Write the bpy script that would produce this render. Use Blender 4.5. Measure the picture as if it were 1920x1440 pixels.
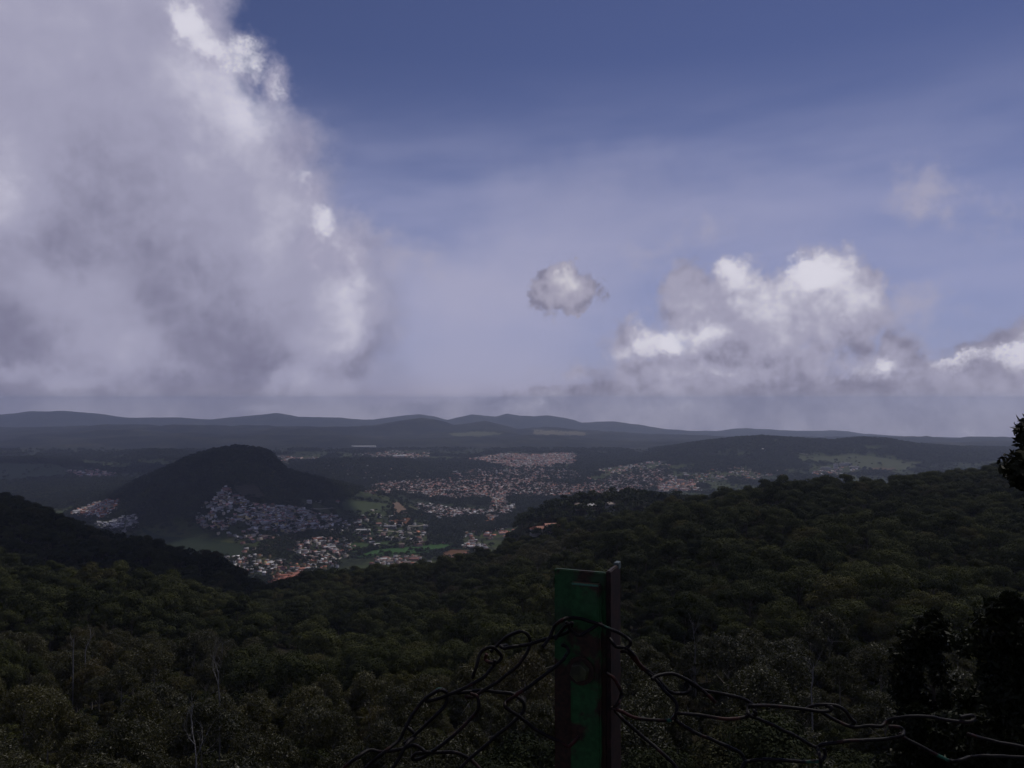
import bpy, bmesh, math, random, time
import numpy as np
from mathutils import Vector, Matrix, noise as mnoise
T0 = time.time()
scene = bpy.context.scene
for _o in list(bpy.data.objects): bpy.data.objects.remove(_o)
COL = scene.collection
R = math.radians

# ------------------------------------------------------------------ camera
EYE = Vector((0.0, 0.0, 1.6))
FOC = 1478.0                     # focal length in pixels of a 1920 px wide frame
PITCH = math.atan(30/1478.0)
cam_d = bpy.data.cameras.new('camera'); cam_d.sensor_width = 36.0
cam_d.lens = 36.0*FOC/1920.0; cam_d.clip_start = 0.05; cam_d.clip_end = 90000
cam = bpy.data.objects.new('camera', cam_d); COL.objects.link(cam)
cam.location = EYE; cam.rotation_euler = (R(90)+PITCH, 0, 0)
scene.camera = cam

def ray(px, py):
    """world direction through a picture point (1920 x 1440)"""
    cx, cy = (px-960)/FOC, (720-py)/FOC
    d = Vector((cx, math.cos(PITCH)-cy*math.sin(PITCH), math.sin(PITCH)+cy*math.cos(PITCH)))
    return d.normalized()

# ------------------------------------------------------------------ exposure
vs = scene.view_settings
scene.display_settings.display_device = 'sRGB'
vs.view_transform = 'Standard'; vs.look = 'None'; vs.gamma = 1.0; vs.use_curve_mapping = False
EXPO = -0.75
vs.exposure = EXPO

# ------------------------------------------------------------------ sun and sky
SUN_EL, SUN_AZ = R(57), R(38)          # azimuth measured clockwise from the viewing direction
sun_d = bpy.data.lights.new('sun', 'SUN'); sun_d.energy = 3.0; sun_d.angle = R(0.5)
sun_d.color = (1.0, 0.95, 0.88)
sun = bpy.data.objects.new('sun', sun_d); COL.objects.link(sun)
to_sun = Vector((math.sin(SUN_AZ)*math.cos(SUN_EL), math.cos(SUN_AZ)*math.cos(SUN_EL), math.sin(SUN_EL)))
sun.rotation_euler = to_sun.to_track_quat('Z', 'Y').to_euler()
sun.location = to_sun*50

world = bpy.data.worlds.new('World'); scene.world = world; world.use_nodes = True
wt = world.node_tree; wt.nodes.clear()
SKY_STRENGTH = 0.06

class F:
    """tiny wrapper: float sockets as an expression"""
    def __init__(s, nt, v): s.nt, s.v = nt, v
    def _op(s, op, *a):
        n = s.nt.nodes.new('ShaderNodeMath'); n.operation = op
        for i, x in enumerate((s,)+a):
            x = x.v if isinstance(x, F) else x
            if isinstance(x, (int, float)): n.inputs[i].default_value = x
            else: s.nt.links.new(x, n.inputs[i])
        return F(s.nt, n.outputs[0])
    def __add__(s, o): return s._op('ADD', o)
    def __radd__(s, o): return s._op('ADD', o)
    def __sub__(s, o): return s._op('SUBTRACT', o)
    def __rsub__(s, o): return F(s.nt, o)._op('SUBTRACT', s) if not isinstance(o, F) else o-s
    def __mul__(s, o): return s._op('MULTIPLY', o)
    def __rmul__(s, o): return s._op('MULTIPLY', o)
    def mx(s, o): return s._op('MAXIMUM', o)
    def smx(s, o, k): return s._op('SMOOTH_MAX', o, k)
    def mn(s, o): return s._op('MINIMUM', o)
    def pw(s, o): return s._op('POWER', o)
    def step(s, a, b, c=0.0, d=1.0):
        n = s.nt.nodes.new('ShaderNodeMapRange'); n.interpolation_type = 'SMOOTHSTEP'
        s.nt.links.new(s.v, n.inputs[0])
        for i, x in enumerate((a, b, c, d)): n.inputs[1+i].default_value = x
        return F(s.nt, n.outputs[0])
def nn(nt, t, **k):
    n = nt.nodes.new(t)
    for a, b in k.items(): setattr(n, a, b)
    return n
def vec(nt, op, a, b=None, out=0):
    n = nn(nt, 'ShaderNodeVectorMath', operation=op)
    for i, x in enumerate((a, b)):
        if x is None: continue
        if isinstance(x, (tuple, list)): n.inputs[i].default_value = x
        else: nt.links.new(x, n.inputs[i])
    return n.outputs[out]
def noise(nt, v, scale, detail=4, rough=0.55, out='Fac', lac=2.0, typ=None):
    n = nn(nt, 'ShaderNodeTexNoise')
    if typ: n.noise_type = typ
    nt.links.new(v, n.inputs['Vector'])
    n.inputs['Scale'].default_value = scale; n.inputs['Detail'].default_value = detail
    n.inputs['Roughness'].default_value = rough; n.inputs['Lacunarity'].default_value = lac
    o = n.outputs[out]
    return F(nt, o) if out == 'Fac' else o
def comb(nt, x, y, z=0.0):
    n = nn(nt, 'ShaderNodeCombineXYZ')
    for i, a in enumerate((x, y, z)):
        a = a.v if isinstance(a, F) else a
        if isinstance(a, (int, float)): n.inputs[i].default_value = a
        else: nt.links.new(a, n.inputs[i])
    return n.outputs[0]
def mixc(nt, fac, a, b, blend='MIX'):
    n = nn(nt, 'ShaderNodeMix', data_type='RGBA', blend_type=blend)
    for i, x in ((0, fac), (6, a), (7, b)):
        x = x.v if isinstance(x, F) else x
        if isinstance(x, (int, float)): n.inputs[i].default_value = x
        elif isinstance(x, (tuple, list)): n.inputs[i].default_value = (*x[:3], 1)
        else: nt.links.new(x, n.inputs[i])
    return n.outputs[2]

def lin(c): c /= 255.0; return c/12.92 if c <= 0.04045 else ((c+0.055)/1.055)**2.4
def srgb(r, g, b, k=1.0):
    return (lin(r)*k, lin(g)*k, lin(b)*k)

def build_sky():
    nt = wt
    tc = nn(nt, 'ShaderNodeTexCoord').outputs['Generated']
    sky = nn(nt, 'ShaderNodeTexSky'); sky.sky_type = 'NISHITA'; sky.sun_disc = False
    sky.sun_elevation = SUN_EL; sky.sun_rotation = SUN_AZ
    sky.altitude = 2600; sky.air_density = 1.25; sky.dust_density = 0.6; sky.ozone_density = 4.0
    d = vec(nt, 'NORMALIZE', tc)
    sep = nn(nt, 'ShaderNodeSeparateXYZ'); nt.links.new(d, sep.inputs[0])
    X, Y, Z = (F(nt, sep.outputs[i]) for i in range(3))
    U = X._op('ARCTAN2', Y); V = Z._op('ARCSINE')           # azimuth, elevation of the direction
    def uv(px, py):
        r = ray(px, py); return math.atan2(r.x, r.y), math.asin(r.z)
    K = 1/FOC
    base = comb(nt, U, V)
    def warped(scale, amp, detail, rough, seed):
        n = noise(nt, vec(nt, 'ADD', d, (seed, seed*.7, -seed)), scale, detail, rough, 'Color')
        w = vec(nt, 'MULTIPLY', vec(nt, 'SUBTRACT', n, (.5, .5, .5)), (amp, amp, 0))
        return vec(nt, 'ADD', base, w)
    def blob(P, b):
        px, py, rx, ry = b[:4]; u, v = uv(px, py); ru, rv = rx*K, ry*K
        q = vec(nt, 'MULTIPLY', vec(nt, 'SUBTRACT', P, (u, v, 0)), (1/ru, 1/rv, 0))
        return F(nt, vec(nt, 'LENGTH', q, out=1))
    def union(P, bs, k=0.15, norm=90.0):
        """signed distance-like union, in units of `norm` pixels (positive inside)"""
        f = None
        for b in bs:
            s = min(b[2], b[3])/norm
            g = (1.0 - blob(P, b))*s if False else F(nt, 1.0)._op('SUBTRACT', blob(P, b))*s
            f = g if f is None else f.smx(g, k)
        return f
    def lights(P, bs):
        f = None
        for b in bs:
            g = blob(P, b).step(1.0, 0.0, 0.0, b[4])
            f = g if f is None else f+g
        return f
    big = warped(5.0, 0.20, 7, 0.60, 3.1)       # large soft billows
    fine = warped(13.0, 0.085, 8, 0.70, 7.7)    # cauliflower edges
    n1 = noise(nt, d, 9.0, 6, 0.6); n2 = noise(nt, d, 30.0, 5, 0.6)
    relief = noise(nt, d, 17.0, 6, 0.62)-noise(nt, vec(nt, 'ADD', d, (.007, .0, .012)), 17.0, 3, 0.62)   # billows lit from the sun's side

    c = mixc(nt, 1.0, sky.outputs[0], (1.28, 1.03, 1.30), 'MULTIPLY')
    S = 1.0/SKY_STRENGTH/(2**EXPO)
    def C(r, g, b): return srgb(r, g, b, S)
    # broad haze towards the horizon, thin high cirrus in bands
    hz = V.step(R(24), R(0), 0.0, 1.0)
    c = mixc(nt, V.step(R(24), R(5), 0.0, .50), c, C(142, 150, 192))
    str_ = vec(nt, 'MULTIPLY', comb(nt, U + V*0.25, V - U*0.05), (1.0, 4.5, 1))
    ci = noise(nt, str_, 3.3, 6, 0.5)
    band = (V.step(R(24), R(12), 0, 1))*(V.step(R(0.5), R(6), .5, 1))
    c = mixc(nt, ci.step(.30, .72, 0.10, .55)*band, c, C(158, 160, 192))
    ci2 = noise(nt, vec(nt, 'ADD', str_, (5, 3, 1)), 6.3, 7, 0.6)
    c = mixc(nt, ci2.step(.45, .75, 0, .10)*band, c, C(150, 152, 186))
    veil = lights(big, [(880, 560, 420, 150, .80), (1150, 430, 480, 170, .45), (860, 700, 330, 110, .55), (1750, 470, 250, 60, .15)])
    c = mixc(nt, veil.mn(.85), c, C(168, 167, 192))

    def layer(c, alpha, light, dark_c, mid_c, hi_c):
        col = mixc(nt, light.step(0.0, .5), dark_c, mid_c)
        col = mixc(nt, light.step(.45, 1.15), col, hi_c)
        return mixc(nt, alpha, c, col)

    # ---- clouds all round, away from the picture
    side = U._op('ABSOLUTE')
    c_plain = c
    away = side.step(R(40), R(60)).mx(V.step(R(30), R(48)))
    gen = noise(nt, vec(nt, 'MULTIPLY', d, (1, 1, 1.6)), 2.6, 8, 0.58)
    c = layer(c, gen.step(.50, .60)*away, n1*1.2-.1, C(112, 110, 132), C(140, 138, 158), C(190, 188, 204))

    c_away = c
    # ---- thin wisps beside the clouds
    wis = [(1730, 365, 55, 55), (1780, 400, 30, 25), (760, 470, 75, 35), (790, 495, 35, 14), (690, 430, 60, 40), (1240, 470, 70, 30), (1330, 440, 60, 25), (745, 610, 18, 14), (1715, 585, 70, 48), (1660, 600, 50, 45), (850, 735, 50, 18), (800, 722, 30, 14), (1900, 400, 60, 20)]
    wf = union(fine, wis, .1, 60.0)
    c = mixc(nt, (wf + (n2-.5)*1.6).step(-.25, .95, 0, .85), c, C(164, 162, 184))

    # ---- the bank of far cloud over the horizon
    bank = [(1500, 800, 700, 95), (1900, 770, 300, 90), (1160, 790, 220, 42), (1300, 745, 260, 55), (1650, 720, 120, 40), (60, 800, 500, 60), (2300, 780, 500, 160), (-600, 780, 600, 120), (1790, 700, 60, 38), (1900, 705, 95, 55), (2000, 690, 120, 90)]
    bf = union(fine, bank, .2)+V.step(R(.6), R(-1.0), 0, .35)
    side_l = lights(fine, [(1790, 680, 62, 32, 1.2), (1900, 690, 100, 46, 1.15), (1020, 752, 60, 16, .5), (1250, 760, 150, 22, .35), (1650, 690, 50, 28, .9), (1740, 705, 40, 22, .6), (960, 765, 80, 12, .4), (1840, 815, 50, 18, .5), (1500, 790, 300, 22, .2), (90, 768, 90, 14, .5), (2020, 680, 120, 80, 1.0)])
    al = (bf + (n2-.5)*.5).step(-.02, .22)
    c = layer(c, al, relief*1.3 + side_l + n1*1.0 - .26, C(122, 120, 143), C(146, 144, 166), C(206, 204, 218))

    c_left = c
    # ---- the puff in the middle
    pf = union(fine, [(1050, 543, 56, 46), (1088, 553, 50, 32), (1022, 562, 34, 40), (1010, 575, 14, 20), (1110, 552, 22, 10)], .12, 60.0)
    pl = lights(fine, [(1058, 540, 74, 46, .62), (1050, 522, 44, 26, .3)])
    c = layer(c, (pf + (n2-.5)*.75).step(-.06, .16), relief*1.6 + pl + n2*.45 - .06, C(128, 126, 149), C(160, 157, 177), C(206, 203, 212))

    # ---- right-hand cumulus
    rc = [(1690, 668, 70, 48), (1800, 725, 130, 52), (1180, 640, 60, 44), (1420, 590, 205, 88), (1545, 515, 72, 64), (1585, 570, 82, 82), (1380, 540, 75, 55), (1290, 540, 55, 55), (1300, 590, 70, 60), (1230, 640, 62, 45), (1160, 660, 55, 34), (1340, 660, 90, 60), (1450, 680, 160, 60), (1600, 640, 45, 40), (1250, 700, 170, 48), (1080, 705, 90, 18), (1660, 690, 42, 26), (1480, 540, 60, 40)]
    rf = union(fine, rc, .2)
    rl = lights(fine, [(1545, 498, 80, 62, .85), (1500, 510, 40, 44, .45), (1600, 565, 80, 80, .5), (1375, 520, 62, 58, .65), (1450, 560, 130, 85, .45), (1290, 556, 66, 50, .3), (1235, 628, 70, 46, .85), (1195, 655, 54, 34, .5), (1315, 642, 84, 44, .6), (1145, 665, 50, 34, .4), (1480, 640, 120, 50, .35), (1600, 690, 80, 36, .4), (1330, 700, 140, 20, .3), (1660, 685, 40, 24, .6), (1420, 600, 160, 80, .25)])
    rdark = lights(big, [(1560, 650, 120, 40, .5), (1250, 600, 60, 40, .35), (1230, 720, 200, 24, .35), (1400, 640, 100, 40, .35), (1440, 700, 200, 24, .2)])
    c = layer(c, (rf + (n2-.5)*.66).step(-.06, .28), relief*1.2 + rl*.85 - rdark*.65 + n1*.7 + (n2-.5)*.2 + .02, C(126, 124, 147), C(160, 158, 180), C(214, 212, 224))

    c_right = c; c = c_left
    # ---- the huge cloud on the left: bright crisp rim behind, soft grey body in front
    rim = [(345, 45, 48, 52), (380, 25, 40, 30), (400, 85, 80, 42), (455, 90, 50, 40), (488, 115, 32, 42), (478, 140, 40, 30), (520, 165, 40, 50), (545, 185, 26, 32), (535, 140, 26, 24), (580, 345, 30, 28), (606, 412, 34, 42), (600, 450, 60, 50), (650, 480, 60, 60), (690, 450, 42, 26), (560, 270, 40, 60)]
    mf = union(fine, rim, .1, 60.0)
    ml = lights(fine, [(345, 45, 66, 66, .85), (400, 82, 100, 54, .6), (460, 95, 66, 50, .7), (490, 125, 44, 54, .5), (530, 170, 36, 54, .6), (606, 405, 40, 44, 1.0), (600, 450, 60, 70, .45), (655, 480, 50, 70, .4), (565, 340, 40, 40, .35), (565, 335, 30, 18, .3), (450, 125, 70, 30, .2)])
    body = [(-60, 350, 430, 390), (-330, 200, 590, 640), (340, 310, 215, 165), (500, 560, 195, 320), (200, 620, 480, 280), (610, 600, 95, 150), (300, 750, 390, 90), (420, 420, 190, 200)]
    yf = union(big, body, .3)
    yl = lights(big, [(500, 240, 90, 130, .35), (560, 400, 90, 120, .30), (650, 520, 70, 170, .35), (600, 640, 110, 90, .25), (20, 330, 137, 101, 0.34), (60, 395, 101, 72, 0.22), (430, 190, 116, 174, 0.34), (330, 140, 130, 87, 0.19), (370, 230, 188, 188, 0.15), (30, 60, 217, 290, 0.14), (550, 480, 174, 217, 0.22), (640, 560, 87, 217, 0.25), (240, 680, 116, 116, 0.34), (160, 560, 159, 72, 0.19), (110, 640, 87, 87, 0.19), (510, 690, 66, 60, 0.40), (570, 720, 130, 37, 0.19), (600, 650, 101, 72, 0.15), (60, 500, 72, 116, 0.14), (640, 740, 87, 29, 0.12), (450, 760, 87, 20, 0.22), (90, 745, 159, 31, 0.25), (380, 420, 87, 174, 0.09)])
    yd = lights(big, [(250, 350, 246, 159, 0.08), (160, 470, 217, 87, 0.10), (430, 640, 130, 174, 0.12), (640, 690, 87, 58, 0.20), (20, 660, 116, 174, 0.13), (350, 740, 232, 72, 0.17), (200, 760, 87, 43, 0.08), (400, 470, 116, 87, 0.05), (60, 250, 174, 87, 0.04)])
    soft = (yf + (n1-.5)*.9 + (n2-.5)*.25).step(-.30, .50)
    yy = relief*.32 + yl - yd + (n2-.5)*.28 + n1*.50 + V.step(R(3), R(26), 0, .26) - .02
    c = layer(c, soft, yy, C(122, 121, 146), C(158, 157, 181), C(204, 202, 218))
    c = layer(c, (mf + (n2-.5)*1.0).step(-.16, .62, 0, .92), relief*1.4 + ml + n2*.5 - .05, C(140, 140, 168), C(160, 158, 182), C(216, 214, 226))
    murk = V.step(R(-1.5), R(1.6), .55, 0)               # murk lying along the horizon
    def bgr(c):
        bg = nn(nt, 'ShaderNodeBackground'); bg.inputs[1].default_value = SKY_STRENGTH
        nt.links.new(mixc(nt, murk, c, mixc(nt, n1.step(.36, .62), C(140, 136, 154), C(190, 184, 196))), bg.inputs[0]); return bg.outputs[0]
    def mixs(fac, a, b):
        m = nn(nt, 'ShaderNodeMixShader')
        for i, x in enumerate((fac.v, a, b)): nt.links.new(x, m.inputs[i])
        return m.outputs[0]
    # evaluated piecewise only to save time: every layer is already transparent where its region ends
    front = mixs(U._op('GREATER_THAN', uv(868, 500)[0]), bgr(c), bgr(c_right))
    far = side._op('GREATER_THAN', R(75)).mx(V._op('GREATER_THAN', R(50)))
    allr = mixs(far, front, bgr(c_away))
    out = nn(nt, 'ShaderNodeOutputWorld'); nt.links.new(allr, out.inputs[0])
build_sky()
cy = scene.cycles; cy.use_adaptive_sampling = True; cy.adaptive_threshold = 0.02; cy.adaptive_min_samples = 12
world.cycles.sampling_method = 'MANUAL'; world.cycles.sample_map_resolution = 512

from mathutils.bvhtree import BVHTree
# ================================================================== helpers
rng = np.random.default_rng(7)
random.seed(7)
def tag(o, label=None, cat=None, group=None, kind=None):
    if label: o['label'] = label
    if cat: o['category'] = cat
    if group: o['group'] = group
    if kind: o['kind'] = kind
    return o
def link(name, me, parent=None, loc=(0, 0, 0), rot=(0, 0, 0), scale=(1, 1, 1)):
    o = bpy.data.objects.new(name, me); COL.objects.link(o)
    o.location = loc; o.rotation_euler = rot; o.scale = scale
    if parent: o.parent = parent
    return o
def mesh(name, verts, faces, mats=(), fmat=None, smooth=False):
    me = bpy.data.meshes.new(name)
    if isinstance(faces, np.ndarray):
        n, k = faces.shape
        me.vertices.add(len(verts)); me.vertices.foreach_set('co', np.asarray(verts, np.float32).ravel())
        me.loops.add(n*k); me.loops.foreach_set('vertex_index', faces.astype(np.int32).ravel())
        me.polygons.add(n); me.polygons.foreach_set('loop_start', np.arange(0, n*k, k, dtype=np.int32))
        me.update(calc_edges=True)
    else:
        me.from_pydata([tuple(v) for v in verts], [], faces); me.update()
    for m in mats: me.materials.append(m)
    if fmat is not None: me.polygons.foreach_set('material_index', np.asarray(fmat, np.int32))
    if smooth: me.polygons.foreach_set('use_smooth', np.ones(len(me.polygons), bool))
    return me
class MB:
    def __init__(s): s.v, s.f, s.m = [], [], []
    def add(s, vs, fs, m=0):
        b = len(s.v); s.v += [tuple(v) for v in vs]; s.f += [tuple(i+b for i in f) for f in fs]; s.m += [m]*len(fs)
    def box(s, c, sz, m=0, rz=0):
        cx, cy, cz = c; a, b, h = sz[0]/2, sz[1]/2, sz[2]/2; co, si = math.cos(rz), math.sin(rz)
        vs = [(cx+x*co-y*si, cy+x*si+y*co, cz+z) for z in (-h, h) for x, y in ((-a, -b), (a, -b), (a, b), (-a, b))]
        s.add(vs, [(0, 3, 2, 1), (4, 5, 6, 7), (0, 1, 5, 4), (1, 2, 6, 5), (2, 3, 7, 6), (3, 0, 4, 7)], m)
    def tube(s, pts, rad, n=6, m=0, cap=True):
        pts = [Vector(p) for p in pts]
        if not hasattr(rad, '__len__'): rad = [rad]*len(pts)
        up = None; rings = []
        for i, p in enumerate(pts):
            t = (pts[min(i+1, len(pts)-1)]-pts[max(i-1, 0)]).normalized()
            if up is None: up = t.orthogonal().normalized()
            up = (up - t*up.dot(t)).normalized(); w = t.cross(up)
            rings.append([p+(up*math.cos(a)+w*math.sin(a))*rad[i] for a in (2*math.pi*k/n for k in range(n))])
        vs = [v for r_ in rings for v in r_]
        fs = [(i*n+k, i*n+(k+1) % n, (i+1)*n+(k+1) % n, (i+1)*n+k) for i in range(len(pts)-1) for k in range(n)]
        if cap: fs += [tuple(range(n))[::-1], tuple((len(pts)-1)*n+k for k in range(n))]
        s.add(vs, fs, m)
    def build(s, name, mats, smooth=False):
        return mesh(name, s.v, s.f, mats, s.m, smooth)

# value noise in numpy (for heights and layouts)
_perm = rng.random((256, 256))
def vnoise(x, y):
    xi, yi = np.floor(x).astype(int), np.floor(y).astype(int)
    fx, fy = x-xi, y-yi; fx = fx*fx*(3-2*fx); fy = fy*fy*(3-2*fy)
    g = lambda a, b: _perm[a & 255, b & 255]
    return (g(xi, yi)*(1-fx)+g(xi+1, yi)*fx)*(1-fy)+(g(xi, yi+1)*(1-fx)+g(xi+1, yi+1)*fx)*fy
def fbm(x, y, o=4, s=0.0):
    a, r_, n = 1.0, 0.0, 0.0
    for i in range(o):
        r_ = r_+a*vnoise(x*2**i+17.3*i+s, y*2**i-9.1*i+s); n += a; a *= .5
    return r_/n

# ================================================================== terrain
ND = np.array([0, 2, 5, 12, 30, 60, 100, 150, 220, 320, 450, 550, 700, 900, 1150, 1500, 1900], float)
NP = {  # ground height below the eye, by picture column
 -900: [-1.6, -1.7, -2.6, -8, -23, -41, -55, -64, -74, -84, -95, -100, -90, -100, -150, -260, -330],
    0: [-1.6, -1.8, -3.2, -9.5, -26, -44, -57, -65, -74, -78, -112, -116, -106, -120, -210, -355, -372],
  250: [-1.6, -1.8, -3.2, -9.5, -26, -44, -57, -65, -75, -82, -122, -138, -136, -180, -290, -368, -372],
  400: [-1.6, -1.8, -3.2, -9.5, -26, -44, -57, -66, -78, -92, -128, -142, -152, -230, -320, -370, -372],
  500: [-1.6, -1.8, -3.2, -9.5, -26, -44, -57, -67, -81, -100, -132, -148, -178, -260, -340, -371, -372],
  600: [-1.6, -1.8, -3.2, -9.5, -26, -44, -56, -66, -83, -104, -128, -138, -164, -240, -335, -371, -372],
  800: [-1.6, -1.8, -3.2, -9.5, -26, -43, -55, -64, -80, -101, -121, -131, -160, -235, -320, -368, -372],
  900: [-1.6, -1.8, -3.2, -9.5, -26, -43, -54, -62, -76, -94, -112, -120, -155, -215, -300, -365, -372],
 1000: [-1.6, -1.8, -3.2, -9.5, -26, -43, -53, -60, -70, -84, -100, -108, -148, -190, -280, -360, -372],
 1100: [-1.6, -1.8, -3.2, -9.5, -26, -42, -53, -59, -66, -76, -89, -97, -140, -175, -260, -355, -372],
 1200: [-1.6, -1.8, -3.2, -9.5, -26, -42, -52, -58, -63, -71, -83, -91, -125, -180, -260, -355, -372],
 1300: [-1.6, -1.8, -3.2, -9.5, -26, -42, -52, -57, -61, -65, -73, -80, -115, -190, -270, -355, -372],
 1500: [-1.6, -1.8, -3.2, -9.5, -26, -42, -52, -56, -59, -61, -62.5, -70, -110, -195, -280, -355, -372],
 1750: [-1.6, -1.8, -3.2, -9.5, -26, -42, -52, -57, -59.5, -62, -66, -70, -80, -150, -260, -350, -372],
 1920: [-1.6, -1.8, -3.2, -9.5, -26, -42, -52, -57, -60, -62, -66, -68, -72, -82, -200, -340, -372],
 2700: [-1.6, -1.7, -2.6, -8, -22, -38, -48, -54, -58, -62, -66, -66, -66, -72, -120, -250, -330],
}
NPX = np.array(sorted(NP), float); NPZ = np.array([NP[k] for k in sorted(NP)], float)
RIDGES = [  # (forward distance, front width, back width, tree height allowed for, silhouette points)
 (2500, 400, 520, 7, [(120, 975), (165, 966), (205, 942), (232, 925), (258, 905), (300, 886), (350, 861), (400, 845), (440, 838), (492, 843), (512, 853), (526, 870), (540, 884), (565, 891), (600, 900), (650, 912), (700, 926), (760, 948), (800, 970)]),
 (4300, 420, 500, 0, [(-400, 872), (0, 867), (60, 863), (130, 868), (200, 880), (240, 900)]),
 (4900, 500, 700, 8, [(120, 890), (180, 872), (230, 856), (290, 848), (340, 850), (420, 860), (520, 876), (560, 900)]),
 (4000, 330, 500, 8, [(520, 895), (560, 878), (600, 868), (680, 862), (760, 866), (800, 876), (850, 895)]),
 (4900, 520, 900, 8, [(1100, 880), (1160, 866), (1230, 850), (1290, 836), (1380, 823), (1430, 819), (1500, 825), (1560, 829), (1620, 823), (1660, 825), (1720, 835), (1780, 843), (1860, 850), (1950, 856), (2600, 860)]),
 (1000, 210, 380, 14, [(900, 1060), (940, 1000), (980, 965), (1030, 942), (1080, 927), (1170, 918), (1270, 926), (1400, 940), (1500, 990)]),
 (5600, 250, 400, 6, [(500, 850), (640, 848), (800, 846), (900, 852), (1100, 850), (1180, 858), (1300, 870)]),
 (6800, 500, 900, 0, [(-500, 832), (0, 830), (200, 826), (400, 818), (560, 822), (700, 824), (830, 818), (1000, 822), (1150, 828), (1300, 832), (2400, 836)]),
 (6100, 420, 700, 0, [(-500, 850), (0, 846), (110, 838), (230, 836), (330, 846), (470, 838), (560, 836), (640, 846), (760, 842), (900, 846), (980, 836), (1080, 840), (1180, 850)]),
 (7800, 500, 900, 0, [(-500, 818), (0, 822), (150, 812), (280, 810), (420, 818), (520, 806), (600, 812), (700, 818), (860, 812), (1000, 818), (1150, 824), (1400, 830)]),
 (9000, 700, 1500, 0, [(-500, 808), (0, 806), (200, 800), (400, 803), (500, 801), (640, 800), (700, 800), (740, 793), (790, 787), (820, 793), (850, 801), (880, 796), (910, 789), (940, 797), (970, 803), (1050, 804), (1150, 812), (1250, 822), (1500, 826), (2400, 830)]),
 (14500, 1500, 2500, 0, [(-700, 782), (-300, 776), (0, 779), (60, 771), (110, 770), (170, 776), (250, 782), (400, 786), (490, 778), (520, 775), (560, 781), (640, 783), (700, 786), (750, 781), (785, 778), (815, 781), (838, 788), (860, 782), (885, 776), (905, 778), (930, 781), (950, 775), (975, 779), (1000, 780), (1030, 779), (1050, 783), (1075, 786), (1090, 791), (1120, 789), (1150, 791), (1180, 796), (1210, 799), (1250, 805), (1300, 809), (1340, 810), (1400, 804), (1440, 806), (1500, 808), (1560, 806), (1590, 808), (1620, 815), (1700, 820), (1760, 820), (1880, 828), (2400, 830)]),
]
def fan(x, y):
    az = np.arctan2(x, y); r_ = np.hypot(x, y)
    a = np.clip(az, -1.05, 1.05)
    return 960+FOC*np.tan(a), r_*np.cos(a), az, r_
FLD, FLZ = [0, 5600, 7500, 9500, 12000, 15000, 20000, 30000], [-372, -372, -425, -540, -700, -900, -1300, -2100]
def far_floor(D): return np.interp(D, FLD, FLZ)
def height(x, y):
    x = np.asarray(x, float); y = np.asarray(y, float)
    px, D, az, r_ = fan(x, y)
    pc = np.clip(px, NPX[0], NPX[-1])
    i = np.clip(np.searchsorted(NPX, pc, side='right')-1, 0, len(NPX)-2)
    t = (pc-NPX[i])/(NPX[i+1]-NPX[i]); t = t*t*(3-2*t)*.5+t*.5
    j = np.clip(np.searchsorted(ND, D, side='right')-1, 0, len(ND)-2)
    s = np.clip((D-ND[j])/(ND[j+1]-ND[j]), 0, 1); s = s*s*(3-2*s)*.4+s*.6
    near = ((NPZ[i, j]*(1-s)+NPZ[i, j+1]*s)*(1-t)+(NPZ[i+1, j]*(1-s)+NPZ[i+1, j+1]*s)*t)
    floor = far_floor(D)
    z = np.where(D < 1900, near, floor)
    for Y0, wf, wb, th, pts in RIDGES:
        P = np.array(pts, float)
        yp = np.interp(px, P[:, 0], P[:, 1])
        zt = -(yp-750)/FOC*Y0-th
        fl = far_floor(D)
        edge = np.clip((px-P[0, 0]+30)/90, 0, 1)*np.clip((P[-1, 0]+30-px)/90, 0, 1)
        dt = (D-Y0)/np.where(D < Y0, wf, wb)
        g = np.exp(-dt*dt)*edge
        zr = np.where(g > .002, fl+np.maximum(zt-fl, 0)*g, -999)
        d = zr-z; k = 10.0
        h = np.clip(.5+d/(2*k), 0, 1)
        z = np.where(D > 650, z*(1-h)+zr*h+np.where(zr > -900, k*h*(1-h)*.6, 0), z)
    amp = np.clip((D-1600)/2500, 0, 1)
    rg = 1-np.abs(2*fbm(x/1300., y/1300., 5, 13)-1)*2.2
    z = z+(rg-.35)*np.clip((D-5200)/3000, 0, 1)*np.clip((13000-D)/3000, 0, 1)*62
    z = z+(fbm(x/420., y/420., 5)-.5)*22*amp*np.clip((16000-D)/6000, .3, 1)+(fbm(x/700., y/700., 4, 77)-.5)*70*np.clip((D-12500)/1000, 0, 1)+(fbm(x/60., y/60., 3, 5)-.5)*4*np.clip((D-40)/300, 0, 1)
    z = z+(fbm(x/9., y/9., 2, 9)-.5)*.5*np.clip(D/20, 0, 1)
    behind = np.clip((np.abs(az)-1.25)/.6, 0, 1)
    z = z*(1-behind)+(-1.6-np.clip((r_-25)/900, 0, 1)*40-np.clip((r_-800)/3000, 0, 1)*300)*behind
    return z+EYE.z

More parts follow.
